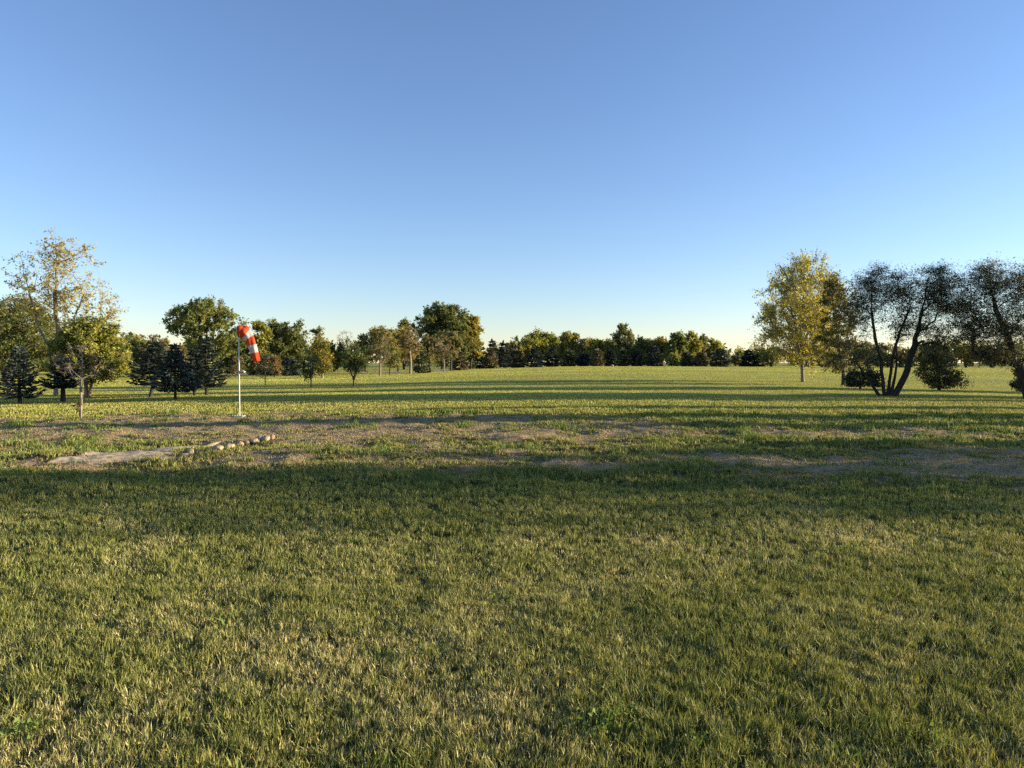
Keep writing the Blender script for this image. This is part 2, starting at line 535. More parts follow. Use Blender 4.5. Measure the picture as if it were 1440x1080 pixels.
# ------------------------------------------------------------------ grass
def grass_cols(g, x, y, n):
    big = fbm(x * 0.35, y * 0.45, 41, 3)
    mid = fbm(x * 1.6, y * 1.6, 43, 3)
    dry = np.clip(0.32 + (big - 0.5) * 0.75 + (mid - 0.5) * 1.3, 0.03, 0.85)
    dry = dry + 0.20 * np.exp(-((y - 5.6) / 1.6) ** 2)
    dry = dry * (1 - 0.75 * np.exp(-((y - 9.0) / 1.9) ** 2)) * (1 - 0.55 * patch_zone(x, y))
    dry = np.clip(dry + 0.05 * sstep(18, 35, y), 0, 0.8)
    isdry = g.random(n) < dry
    k = g.random((n, 1))
    green = np.array([0.092, 0.115, 0.030]) * (1 - k) + np.array([0.26, 0.26, 0.065]) * k
    tan = np.array([0.32, 0.27, 0.115]) * (1 - k) + np.array([0.56, 0.48, 0.24]) * k
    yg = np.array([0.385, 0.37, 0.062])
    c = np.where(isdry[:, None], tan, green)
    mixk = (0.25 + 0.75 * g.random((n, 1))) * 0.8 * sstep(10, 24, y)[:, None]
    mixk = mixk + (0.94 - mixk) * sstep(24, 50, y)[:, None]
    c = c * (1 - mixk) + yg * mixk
    fs = sstep(18, 34, y)
    st = fbm(x * 0.05, y * 0.16, 47, 4) - 0.5
    c = c * (1 + fs * st * 0.9)[:, None] + (fs * np.clip(st, 0, 1) * 0.5)[:, None] * np.array([0.16, 0.09, 0.03])
    return c * 1.22 * (1 + g.uniform(-0.28, 0.28, (n, 1)) * (1 - 0.85 * sstep(15, 45, y))[:, None]), isdry

def blades(acc, x, y, length, width, col, g, lean=0.35, ldir=None):
    n = len(x)
    z = height(x, y) - 0.006
    p = np.stack([x, y, z], 1)
    a = g.random(n) * np.pi * 2
    t = np.stack([np.cos(a), np.sin(a), 0 * a], 1)
    la = g.random(n) * np.pi * 2
    if ldir is not None:
        la = ldir + g.normal(0, 1.0, n)
    lk = np.abs(g.normal(0, lean, n)) + 0.08
    l = np.stack([np.cos(la), np.sin(la), 0 * la], 1) * lk[:, None]
    up = np.array([0, 0, 1.0])
    Lh = length[:, None]
    w = width[:, None]
    m = p + up * Lh * 0.52 + l * Lh * 0.28
    tip = p + (up * np.sqrt(np.maximum(0.08, 1 - (lk[:, None] * 0.85) ** 2)) + l) * Lh
    v = np.stack([p - t * w * 0.5, p + t * w * 0.5, m + t * w * 0.42, m - t * w * 0.42, tip], 1).reshape(-1, 3)
    b = np.arange(n)[:, None] * 5
    q = b + np.array([[0, 1, 2, 3]]); tr = b + np.array([[3, 2, 4]])
    tipc = col * g.uniform(0.95, 1.2, (n, 1)) + (g.random((n, 1)) < 0.25) * np.array([0.08, 0.055, 0.02])
    acc.add(v, q, tr, col * 0.92, tipc)

def lawn(g, n, d0, d1, k=2.0):
    """Random points spread over the lawn ahead, thinning with distance; a little wider than the view."""
    if k == 2.0:
        D = d0 * (d1 / d0) ** g.random(n)
    else:
        e = 2 - k
        D = (d0 ** e + g.random(n) * (d1 ** e - d0 ** e)) ** (1 / e)
    x = (0.80 * D + 0.9) * g.uniform(-1, 1, n)
    return x, D

g = np.random.default_rng(3)
acc = Acc()
QUAL = 1.0
ctr = np.array([on_ground(px, py)[:2] for px, py in ((70, 651), (125, 646), (180, 640), (225, 635.5), (265, 630.5), (310, 623))])
su = np.linspace(0, 1, 90)
scl = np.stack([np.interp(su, np.linspace(0, 1, len(ctr)), ctr[:, k]) for k in (0, 1)], 1)
swv = (0.03 + 0.70 * np.sin(np.pi * su ** 0.85) ** 1.5) * (0.65 + 0.7 * vnoise(su * 12, su * 0, 8))
def sand_mask(x, y):
    out = np.zeros(len(x))
    near = np.where((np.abs(x - ctr[:, 0].mean()) < 5) & (np.abs(y - ctr[:, 1].mean()) < 4))[0]
    if len(near):
        dist = np.sqrt((x[near, None] - scl[None, :, 0]) ** 2 + (y[near, None] - scl[None, :, 1]) ** 2)
        out[near] = 1 - sstep(0.45, 1.05, (dist / swv[None, :]).min(1) + (fbm(x[near] * 4, y[near] * 4, 12, 3) - 0.5) * 1.3)
    return out
for (n, d0, d1, k, tuft) in ((350000, 1.7, 5.0, 0.2, 14), (530000, 5.0, 16.0, 1.9, 10), (420000, 16.0, 60.0, 2.1, 1), (380000, 60.0, 190.0, 2.2, 1)):
    x, y = lawn(g, int(n * QUAL) // tuft, d0, d1, k)
    ldir = None; tl = 1.0
    if tuft > 1:
        m = len(x)
        ldir = np.repeat(g.random(m) * np.pi * 2, tuft)
        tl = np.repeat(g.uniform(0.7, 1.3, m), tuft)
        x = np.repeat(x, tuft) + g.normal(0, 0.016, m * tuft)
        y = np.repeat(y, tuft) + g.normal(0, 0.016, m * tuft)
    bm = bare_mask(x, y)
    keep = (g.random(len(x)) > bm * 0.66) & (g.random(len(x)) > sand_mask(x, y) * 0.76)
    x, y, bm = x[keep], y[keep], bm[keep]
    if tuft > 1: ldir, tl = ldir[keep], tl[keep]
    pz = patch_zone(x, y)
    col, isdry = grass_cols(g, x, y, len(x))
    lush = sstep(0.45, 0.75, fbm(x * 0.8, y * 0.8, 61, 3)) * pz
    bm = np.maximum(bm, 0.9 * sand_mask(x, y))
    col = col + (np.clip(bm * 1.6, 0, 1) * (g.random(len(x)) < 0.75))[:, None] * (np.array([0.36, 0.26, 0.125]) * g.uniform(0.6, 1.2, (len(x), 1)) - col)
    ln = g.uniform(0.034, 0.072, len(x)) * (1 - 0.25 * isdry) * (1 + 1.0 * lush * g.random(len(x))) * (1 - 0.55 * bm) * tl
    ln = ln * (1 - 0.40 * sstep(18, 40, y)) * (0.6 + 0.8 * fbm(x * 5.0, y * 5.0, 63, 3))
    wd = np.maximum(g.uniform(0.0032, 0.0062, len(x)), (0.00100 - 0.00055 * sstep(14, 34, y)) * y * g.uniform(0.7, 1.2, len(x)))
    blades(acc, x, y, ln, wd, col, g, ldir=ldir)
# clumps of taller, greener weeds in and around the bare soil
def tufts(n, x0, x1, y0, y1, cond, blades_per, lo, hi, spread):
    cx, cy = g.uniform(x0, x1, n), g.uniform(y0, y1, n)
    k = cond(cx, cy); cx, cy = cx[k], cy[k]
    sz = g.uniform(0.5, 1.4, len(cx))
    x = np.repeat(cx, blades_per) + g.normal(0, spread, len(cx) * blades_per) * np.repeat(sz, blades_per)
    y = np.repeat(cy, blades_per) + g.normal(0, spread, len(cx) * blades_per) * np.repeat(sz, blades_per)
    n2 = len(x); kk = g.random((n2, 1))
    col = (np.array([0.075, 0.13, 0.026]) * (1 - kk) + np.array([0.20, 0.25, 0.05]) * kk)
    ln = g.uniform(lo, hi, n2) * np.repeat(sz, blades_per)
    wd = np.maximum(g.uniform(0.006, 0.014, n2), 0.0010 * y)
    blades(acc, x, y, ln, wd, col, g, 0.55)
tufts(2600, -15, 15, 7.8, 21, lambda x, y: (g.random(len(x)) < patch_zone(x, y) * sstep(0.40, 0.62, fbm(x * 0.8, y * 0.9, 71, 3)) * (1 - 0.75 * bare_mask(x, y))) & (np.abs(x) < 0.85 * y), 34, 0.06, 0.15, 0.085)
tufts(4500, -15, 15, 8.0, 20, lambda x, y: (bare_mask(x, y) > 0.2) & (g.random(len(x)) < 0.55) & (np.abs(x) < 0.85 * y), 10, 0.03, 0.075, 0.06)
tufts(160, -6, 6, 2.6, 8.0, lambda x, y: np.abs(x) < 0.85 * y, 16, 0.05, 0.09, 0.03)
# bright broad-leaved weeds and a few fallen leaves in the near turf
def broad(cx, cy, n, spread, zlo, zhi, size, c0, c1):
    x, y = cx + g.normal(0, spread, n), cy + g.normal(0, spread, n)
    kk = g.random((n, 1))
    leaves(acc, np.stack([x, y, height(x, y) + g.uniform(zlo, zhi, n)], 1), size, np.array(c0) * (1 - kk) + np.array(c1) * kk, g, up=0.5, asp=0.62)
for px, py, n, sp in ((40, 1040, 40, 0.045), (865, 1022, 60, 0.07), (840, 1035, 30, 0.05), (1310, 1050, 24, 0.05), (120, 900, 20, 0.05), (700, 850, 16, 0.05), (1180, 780, 24, 0.08), (985, 1060, 18, 0.03)):
    qx, qy, _ = on_ground(px, py)
    broad(qx, qy, n * 2, sp, 0.025, 0.08, 0.019, (0.10, 0.17, 0.03), (0.22, 0.28, 0.05))
for _ in range(25):
    qy = 2.3 * (12 / 2.3) ** g.random(); qx = qy * g.uniform(-0.8, 0.8)
    broad(qx, qy, 1, 0.01, 0.03, 0.06, 0.035, (0.30, 0.21, 0.07), (0.42, 0.30, 0.10))
tag(link('grass', acc.mesh('grass', GRASS)), 'short mown grass, green with dry straw-coloured blades', kind='stuff')

# ------------------------------------------------------------------ washed sand and rocks by the windsock
a = Acc()
u = su; vv = np.linspace(-1, 1, 17); cl_ = scl; wv = swv
dd = unit(np.gradient(cl_, axis=0)); nn = np.stack([-dd[:, 1], dd[:, 0]], 1)
sidew = np.where(vv[None, :] > 0, 0.6 + 0.8 * vnoise(u * 23, u * 0, 91)[:, None], 0.6 + 0.8 * vnoise(u * 19, u * 0, 92)[:, None])
Pxy = cl_[:, None, :] + nn[:, None, :] * (wv[:, None] * vv[None, :] * sidew)[..., None]
x, y = Pxy[..., 0].ravel(), Pxy[..., 1].ravel()
edge = np.tile(np.abs(vv), len(u))
z = height(x, y) + 0.016 * (1 - edge ** 2) - 0.014 * edge ** 2 + 0.006 + (fbm(x * 6, y * 6, 4, 2) - 0.5) * 0.02
i, j = np.meshgrid(np.arange(89), np.arange(16), indexing='ij'); i, j = i.ravel(), j.ravel()
a.add(np.stack([x, y, z], 1), np.stack([i * 17 + j, i * 17 + j + 1, (i + 1) * 17 + j + 1, (i + 1) * 17 + j], 1))
SAND = noise_mat('washed_sand', (0.24, 0.175, 0.105), (0.58, 0.465, 0.31), 9, rough=0.95, bump=0.7)
tag(link('sand', a.mesh('sand', SAND, True)), 'pale strip of washed sand and gravel', kind='structure')

# crumbs of earth and pebbles lying on the bare soil
def clods(n):
    x, y = g.uniform(-15, 15, n), g.uniform(8, 21, n)
    k = (g.random(n) < bare_mask(x, y) * 1.1 + 0.8 * sand_mask(x, y)) & (np.abs(x) < 0.86 * y); x, y = x[k], y[k]; n = len(x)
    s = np.clip(np.exp(g.normal(-5.0, 0.5, n)), 0.003, 0.022)
    o = np.array([[1, 0, 0], [0, 1, 0], [-1, 0, 0], [0, -1, 0], [0.15, 0.1, 0.85], [0, 0, -0.5]], float)
    v = o[None] * s[:, None, None] * g.uniform(0.6, 1.3, (n, 6, 1)) + g.normal(0, 0.15, (n, 6, 3)) * s[:, None, None]
    v = v + np.stack([x, y, height(x, y) + 0.2 * s], 1)[:, None, :]
    t = np.array([[0, 1, 4], [1, 2, 4], [2, 3, 4], [3, 0, 4], [1, 0, 5], [2, 1, 5], [3, 2, 5], [0, 3, 5]])
    kk = g.random((n, 1))
    col = np.array([0.17, 0.125, 0.072]) * (1 - kk) + np.array([0.42, 0.33, 0.20]) * kk
    a = Acc(); a.add(v.reshape(-1, 3), None, (np.arange(n)[:, None, None] * 6 + t[None]).reshape(-1, 3), None, np.repeat(col, 8, 0))
    return link('dirt', a.mesh('dirt', leaf_mat('dirt_crumb', 0.0, rough=0.95, spec=0.1)))
tag(clods(150000), 'loose crumbs of brown earth and pebbles on the bare soil', kind='stuff')

ROCKS = [noise_mat('tan_rock', (0.28, 0.21, 0.125), (0.52, 0.41, 0.26), 9, bump=0.6), noise_mat('pinkish_rock', (0.25, 0.165, 0.10), (0.42, 0.29, 0.19), 9, bump=0.6),
         noise_mat('grey_rock', (0.22, 0.20, 0.165), (0.42, 0.38, 0.32), 9, bump=0.6)]
def ico(sub):
    bm = __import__('bmesh').new()
    __import__('bmesh').ops.create_icosphere(bm, subdivisions=sub, radius=1.0)
    v = np.array([x.co[:] for x in bm.verts]); f = np.array([[q.index for q in p.verts] for p in bm.faces]); bm.free()
    return v, f
IV, IF = ico(3)
def rock(label, px, py, w, h, mat, seed, name='rock', D=None, group='rocks edging the washed sand'):
    g = np.random.default_rng(seed)
    bx, by, bz = on_ground(px, py) if D is None else foot(px, D)
    M = by / F
    v = IV.copy()
    # flat broken facets: clip by random planes, then weather with noise
    for _ in range(11):
        n = unit(g.normal(size=3)); lim = g.uniform(0.62, 0.92)
        d = v @ n; v = v - np.maximum(d - lim, 0)[:, None] * n * 0.92
    v = v * (1 + 0.10 * (vnoise(v[:, 0] * 3 + v[:, 2] * 1.7, v[:, 1] * 3 - v[:, 2], seed)[:, None] - 0.5))
    w, h = w * 1.14, h * 1.2
    v = v * np.array([w / 2 * M, w / 2 * M * g.uniform(0.6, 0.95), h * M * 0.62])
    a = g.uniform(-0.5, 0.5); ca, sa = math.cos(a), math.sin(a)
    v = np.stack([v[:, 0] * ca - v[:, 1] * sa, v[:, 0] * sa + v[:, 1] * ca, v[:, 2]], 1)
    v[:, 2] += h * M * 0.38
    acc = Acc(); acc.add(v, None, IF)
    o = link(name, acc.mesh(name, mat), None, (bx, by, bz))
    return tag(o, label, 'rock', group)
rock('flat reddish rock lying at the sand end of the row', 258, 643, 15, 5, ROCKS[1], 1)
rock('rounded orange-tan rock standing up beside the flat reddish one', 268.5, 641, 10, 8.5, ROCKS[0], 2)
rock('low grey rock half sunk right of the rounded orange-tan one', 282, 637.5, 13, 4, ROCKS[2], 3)
rock('small pale grey rock in the gap of the rock row', 293.5, 635.5, 8, 3.5, ROCKS[2], 4)
rock('broken tan rock right after the gap in the row', 306.5, 634, 16, 6.5, ROCKS[0], 5)
rock('wedge-shaped tan rock in the middle of the row', 322.5, 631, 14, 6.5, ROCKS[0], 6)
rock('wide pinkish rock right of the wedge-shaped tan one', 335.5, 628.5, 13, 6.5, ROCKS[1], 7)
rock('small pinkish rock touching the wide pinkish one', 346.5, 625.5, 9, 5, ROCKS[1], 8)
rock('long tan rock with a low flat top', 357.5, 623, 13, 5.5, ROCKS[0], 9)
rock('small white-grey rock perched behind the long tan one', 365, 620.5, 9, 6, ROCKS[2], 10)
rock('big yellowish rock near the upper end of the row', 373.5, 620.5, 12, 6, ROCKS[0], 11)
rock('small rounded reddish rock closing the upper end of the row', 383, 618.5, 6.5, 6, ROCKS[1], 12)

# ------------------------------------------------------------------ windsock
def plain(name, col, rough=0.5, metal=0.0, transl=0.0):
    m, nt, out = new_mat(name)
    p = nt.nodes.new('ShaderNodeBsdfPrincipled')
    n = nt.nodes.new('ShaderNodeTexNoise'); n.inputs['Scale'].default_value = 30; n.inputs['Detail'].default_value = 4
    r = nt.nodes.new('ShaderNodeValToRGB')
    r.color_ramp.elements[0].color = (*[c * 0.82 for c in col], 1); r.color_ramp.elements[1].color = (*[min(1, c * 1.12) for c in col], 1)
    nt.links.new(n.outputs['Fac'], r.inputs[0]); nt.links.new(r.outputs[0], p.inputs['Base Color'])
    p.inputs['Roughness'].default_value = rough; p.inputs['Metallic'].default_value = metal
    nt.links.new(p.outputs[0], out.inputs[0])
    return m
WHITE = plain('white_paint', (0.60, 0.585, 0.56), 0.45)
STEEL = plain('galvanised_steel', (0.42, 0.41, 0.40), 0.4, 0.7)
FABRIC = leaf_mat('sock_fabric', 0.42, rough=0.7, spec=0.2, ttint=(1.0, 1.0, 1.0))
WD = 1.0
wx, wy, wz = on_ground(337, 586)
ws = thing('windsock', (wx, wy, wz), 'red and white striped windsock drooping from a thin white pole', 'windsock')
M = wy / F
ztop = at(337, 466, wy)[2] - wz
a = Acc()
zz = np.linspace(-0.2, ztop + 0.02, 12)
tube(a, np.stack([0 * zz, 0 * zz, zz], 1), 0.0165, 14)
link('pole', a.mesh('pole', WHITE, True), ws)
# base plate: bevelled square slab on the ground with four bolts
bm_mod = __import__('bmesh')
def bm_obj(name, bm, mat, parent, smooth=False):
    me = bpy.data.meshes.new(name); bm.to_mesh(me); bm.free(); me.materials.append(mat)
    if smooth:
        me.polygons.foreach_set('use_smooth', [True] * len(me.polygons))
    return link(name, me, parent)
def box_bm(bm, cx, cy, cz, sx, sy, sz, bev=0.006):
    r = bm_mod.ops.create_cube(bm, size=1.0)
    for v in r['verts']:
        v.co = Vector((cx + v.co.x * sx, cy + v.co.y * sy, cz + v.co.z * sz))
    es = list({e for v in r['verts'] for e in v.link_edges})
    bm_mod.ops.bevel(bm, geom=es, offset=bev, segments=2, affect='EDGES')
bm = bm_mod.new(); box_bm(bm, 0, 0, 0.006, 0.26, 0.22, 0.024)
bp = bm_obj('base_plate', bm, WHITE, ws)
for sx in (-1, 1):
    for sy in (-1, 1):
        a = Acc(); tube(a, [(sx * 0.1, sy * 0.08, 0.02), (sx * 0.1, sy * 0.08, 0.05)], 0.012, 6); link('bolt', a.mesh('bolt', STEEL), bp)
# small arm with a white cup part-way up
zb = at(337, 522.5, wy)[2] - wz
a = Acc(); tube(a, [(-0.05, -0.01, zb + 0.012), (0.0, -0.036, zb), (0.07, -0.02, zb + 0.002), (0.115, 0, zb + 0.005)], 0.011, 7)
tube(a, [(0, 0, zb - 0.02), (0, 0, zb + 0.02)], 0.030, 12)
br = link('bracket', a.mesh('bracket', STEEL, True), ws)
a = Acc()
tt = np.linspace(0, 1, 6)
tube(a, np.stack([0.09 + 0.06 * tt, 0 * tt, zb + 0.03 - 0.055 * tt], 1), 0.012 + 0.026 * tt ** 0.7, 12)
link('cup', a.mesh('cup', WHITE, True), br)
# swivel cap and wire hoop that hold the mouth open
a = Acc()
tube(a, [(0, 0, ztop - 0.02), (0, 0, ztop + 0.05), (0, 0, ztop + 0.06)], [0.032, 0.032, 0.02], 12)
link('swivel', a.mesh('swivel', STEEL, True), ws)
# fabric: bent tapering tube; centreline in photo pixels -> metres
clp = np.array([(336.0, 466.5), (339.5, 466.0), (343.0, 467.0), (346.5, 469.8), (349.2, 474.5), (351.2, 480.0), (352.9, 485.5), (354.6, 491.0), (356.6, 498.0), (358.3, 503.5), (360.0, 508.6)])
rpx = np.array([8.3, 8.6, 8.9, 8.3, 7.2, 6.4, 5.9, 5.5, 5.0, 4.6, 4.3])
CL = np.array([at(p[0], p[1], wy) for p in clp]) - np.array([wx, wy, wz])
s0 = np.linspace(0, 1, len(clp)); s1 = np.linspace(0, 1, 64)
CLs = np.stack([np.interp(s1, s0, CL[:, k]) for k in range(3)], 1)
for _ in range(3):
    CLs[1:-1] = (CLs[:-2] + 2 * CLs[1:-1] + CLs[2:]) / 4
CLs[:, 1] += 0.10 * s1
rr = np.interp(s1, s0, rpx) * M
d = unit(np.gradient(CLs, axis=0))
wv_ = np.cross(d, [0, 1, 0]); wv_ = unit(wv_)
ns = 40
th = np.arange(ns) / ns * 2 * np.pi
fold = 1 + 0.085 * np.sin(5 * th[None, :] + 9 * s1[:, None]) * sstep(0.02, 0.2, s1)[:, None] + 0.075 * np.sin(38 * s1[:, None] + 1.3 * np.sin(th)[None, :]) * np.exp(-((s1[:, None] - 0.2) / 0.18) ** 2) + 0.03 * np.sin(3 * th[None, :] - 6 * s1[:, None])
flat_y = 1 - 0.30 * sstep(0.12, 0.5, s1)
V = CLs[:, None, :] + rr[:, None, None] * fold[..., None] * (np.cos(th)[None, :, None] * wv_[:, None, :] + np.sin(th)[None, :, None] * flat_y[:, None, None] * np.array([0, 1.0, 0])[None, None, :])
i, j = np.meshgrid(np.arange(63), np.arange(ns), indexing='ij'); i, j = i.ravel(), j.ravel()
q = np.stack([i * ns + j, i * ns + (j + 1) % ns, (i + 1) * ns + (j + 1) % ns, (i + 1) * ns + j], 1)
sm = (s1[i] + s1[i + 1]) / 2
ORG, WHT = np.array([0.72, 0.105, 0.030]), np.array([0.74, 0.70, 0.64])
band = (sm + 0.035 * np.cos(th[j]) > 0.31) & (sm + 0.035 * np.cos(th[j]) < 0.43) | (sm > 0.60) & (sm < 0.785)
colr = np.where(band[:, None], WHT, ORG) * (0.82 + 0.36 * vnoise(sm * 14 + th[j], th[j] * 2.2, 5))[:, None]
a = Acc(); a.add(V.reshape(-1, 3), q, None, colr)
so = link('sock', a.mesh('sock', FABRIC, True), ws)
md = so.modifiers.new('cloth', 'SOLIDIFY'); md.thickness = 0.003
a = Acc()
t2 = np.linspace(0, 2 * np.pi, 41)
hoop = CLs[0] + rr[0] * 1.02 * (np.cos(t2)[:, None] * wv_[0] + np.sin(t2)[:, None] * np.array([0, 1.0, 0]))
tube(a, hoop, 0.007, 6, cap=False)
tube(a, [hoop[10], (0, 0, ztop), hoop[30]], 0.006, 5, cap=False)
link('hoop', a.mesh('hoop', STEEL, True), ws)
ASPM = leaf_mat('aspen_leaf', 0.55, ttint=(1.1, 1.0, 0.5))
# ------------------------------------------------------------------ trees, near left
BLUESP = pal(BLU, 3, (0.045, 0.062, 0.05), 3, ) if False else [(*BLU, 3), (0.040, 0.056, 0.046, 3), (0.11, 0.125, 0.10, 1)]
DARKSP = [(*DBL, 3), (0.035, 0.05, 0.032, 3), (0.05, 0.062, 0.045, 1)]
conifer('blue_spruce', 'young blue spruce with a bare trunk foot at the left edge of the lawn', 'spruce', 27, 25.5, 487, 32, BLUESP, 11, seed=1,
        tiers=19, per_tier=8, spray=0.15, n_spray=22, droop=0.10, tr=0.07, group='spruces on the lawn')
conifer('spruce_tree', 'small dark spruce between the blue spruce and the thin bare sapling', 'spruce', 88, 26.5, 505, 28, DARKSP, 22, seed=2,
        tiers=14, per_tier=8, spray=0.15, n_spray=22, droop=0.09, tr=0.10, group='spruces on the lawn')
conifer('spruce_tree', 'dark spruce on a leaning trunk, leftmost of the spruce cluster', 'spruce', 210, 28.5, 480, 38, DARKSP, 20, seed=3,
        tiers=17, per_tier=8, spray=0.17, n_spray=24, droop=0.09, tr=0.075, lean=0.5, group='spruces on the lawn', power=0.92)
conifer('blue_spruce', 'greyish blue spruce standing forward in the spruce cluster', 'spruce', 246, 26.2, 484, 38, BLUESP, 15, seed=4,
        tiers=19, per_tier=8, spray=0.16, n_spray=24, droop=0.10, tr=0.06, group='spruces on the lawn', power=0.95)
conifer('spruce_tree', 'dark spruce behind the greyish blue one, second trunk from its right', 'spruce', 273, 29.5, 490, 30, DARKSP, 16, seed=5,
        tiers=15, per_tier=8, spray=0.17, n_spray=20, droop=0.09, tr=0.07, group='spruces on the lawn', power=0.95)
conifer('spruce_tree', 'broad dark spruce at the windsock side of the spruce cluster', 'spruce', 290, 30.0, 475, 36, DARKSP, 13, seed=6,
        tiers=17, per_tier=8, spray=0.17, n_spray=24, droop=0.08, tr=0.07, group='spruces on the lawn', power=0.95)

POP = [(0.60, 0.49, 0.09, 5), (0.54, 0.41, 0.075, 2), (0.44, 0.39, 0.085, 2), (0.24, 0.23, 0.06, 1)]
broadleaf('poplar_tree', 'tall half-bare yellow poplar with leaves left at its branch tips', 'tree', 78, 33,
          [(72, 385, 26, 50), (76, 362, 18, 38), (92, 425, 32, 44), (72, 420, 28, 50), (32, 400, 24, 50), (130, 435, 36, 44), (150, 450, 20, 24), (100, 370, 34, 40)],
          stems=[[(78, None), (78, 500), (77, 450), (76, 400), (77, 345), (75, 325)], [(78, 505), (92, 478), (108, 445), (120, 415)], [(78, 500), (58, 470), (42, 430), (28, 360)], [(78, 510), (110, 487), (140, 458), (165, 437)]],
          trunk=0.095, clumps=270, twigs=6, per=3, leaf=0.105, cr=0.40, mat=ASPM, bark=BARK_PALE, seed=11, twig_r=0.003, pal_=POP, shell=1.8, min_r=0.0045, fork=1.6, arch=0.04)
CED = [(0.38, 0.365, 0.065, 3), (0.26, 0.27, 0.055, 3), (0.13, 0.155, 0.04, 2), (0.34, 0.26, 0.11, 0.8)]
broadleaf('cedar_tree', 'full yellow-green cedar on two reddish trunks behind the bare sapling', 'tree', 123, 30,
          [(129, 492, 42, 44), (120, 472, 28, 26), (143, 508, 36, 24), (98, 498, 28, 32), (142, 470, 20, 24)],
          stems=[[(121, None), (121, 545), (118, 500), (122, 465)], [(124, None), (127, 545), (136, 505), (136, 462)]],
          trunk=0.08, clumps=230, twigs=12, per=18, leaf=0.085, cr=0.32, bark=BARK_RED, seed=12, pal_=CED, mat=LEAF, up=0.1, shell=2.6, fork=0.7)
broadleaf('pine_tree', 'large olive pine cut off by the left edge of the view', 'pine', 8, 58,
          [(8, 470, 62, 55), (30, 448, 38, 34), (-40, 480, 50, 50), (40, 500, 34, 26)],
          trunk=0.26, clumps=260, twigs=12, per=16, leaf=0.15, cr=0.75, seed=13, pal_=[(0.20, 0.19, 0.06, 3), (0.135, 0.155, 0.045, 3), (*GRN, 2), (*TAN, 1)], mat=LEAF, up=0.2)
broadleaf('bare_sapling', 'thin nearly bare sapling on a single straight stem in front of the cedar', 'sapling', 112, 19.3,
          [(112, 515, 30, 26), (88, 510, 14, 16), (136, 508, 20, 18), (112, 490, 22, 12)],
          stems=[[(112, None), (112.5, 560), (112, 530), (112, 512), (113, 498)]], trunk=0.034, clumps=52, twigs=7, per=1, leaf=0.042, cr=0.16, bark=BARK_PALE,
          seed=14, pal_=[(*OLV, 2), (*TAN, 2), (*YEL, 1)], twig_r=0.0028, arch=-0.05, fork=0.55, min_r=0.0055)
broadleaf('seedling', 'little leafy sprout around the foot of the thin bare sapling', 'sprout', 112.5, 19.1, [(112, 571, 8, 7)], trunk=0.008, clumps=9, twigs=5, per=3, leaf=0.05, cr=0.06,
          seed=15, pal_=[(*OLV, 2), (*BRN, 2), (*GRN, 1)], twig_r=0.002, fork=0.1, min_r=0.003)

# ------------------------------------------------------------------ trees, right
ASP = [(0.54, 0.47, 0.095, 5), (0.46, 0.37, 0.075, 1), (0.42, 0.41, 0.09, 4), (0.26, 0.28, 0.07, 2.5)]
broadleaf('aspen_tree', 'tall oval yellow aspen on a short pale trunk on the right of the lawn', 'tree', 1128, 45.5,
          [(1128, 430, 46, 66), (1110, 455, 42, 54), (1148, 440, 40, 62), (1116, 395, 32, 32), (1140, 392, 32, 36), (1138, 485, 52, 34), (1094, 468, 26, 42), (1130, 425, 40, 56, 2.6), (1126, 450, 40, 56, -2.6)],
          stems=[[(1129, None), (1128, 520), (1128, 460), (1130, 400), (1128, 362)], [(1128, 512), (1116, 460), (1106, 410)], [(1128, 505), (1142, 450), (1152, 395)]],
          trunk=0.165, thin=0.75, clumps=340, twigs=10, per=7, leaf=0.125, cr=0.64, bark=BARK_PALE, seed=21, pal_=ASP, mat=ASPM, flat=1.0, twig_r=0.007, shell=2.0)
BIR = [(0.115, 0.125, 0.06, 4), (0.175, 0.17, 0.07, 3), (0.25, 0.21, 0.08, 2), (0.36, 0.28, 0.10, 0.9)]
BIRK = dict(bark=BARK_DARK, mat=leaf_mat('birch_leaf', 0.30, ttint=(1.1, 0.95, 0.5)), flat=0.6, twig_r=0.003, droop=0.06, shell=1.9, min_r=0.006, asp=0.40, up=0.25)
broadleaf('river_birch', 'wide dark birch with several stems fanning from one foot', 'birch', 1250, 28.3,
          [(1226, 420, 32, 46), (1232, 400, 26, 30), (1312, 425, 40, 54), (1322, 395, 28, 32), (1200, 455, 26, 40), (1347, 450, 28, 40), (1276, 455, 34, 26), (1206, 500, 34, 24), (1266, 412, 30, 34), (1345, 420, 26, 34), (1330, 480, 34, 22), (1205, 425, 24, 36)],
          stems=[[(1245, None), (1242, 545), (1239, 500), (1234, 450), (1232, 395)], [(1254, None), (1264, 545), (1284, 510), (1300, 475), (1312, 430), (1322, 385)],
                 [(1248, None), (1250, 540), (1250, 500), (1268, 455), (1275, 430)], [(1242, None), (1233, 552), (1222, 532), (1205, 505), (1196, 470)], [(1252, None), (1257, 530), (1262, 500), (1258, 450)]],
          trunk=0.125, thin=0.80, stout=0.62, clumps=600, twigs=10, per=5, leaf=0.064, cr=0.50, seed=22, pal_=BIR, fork=0.9, **BIRK)
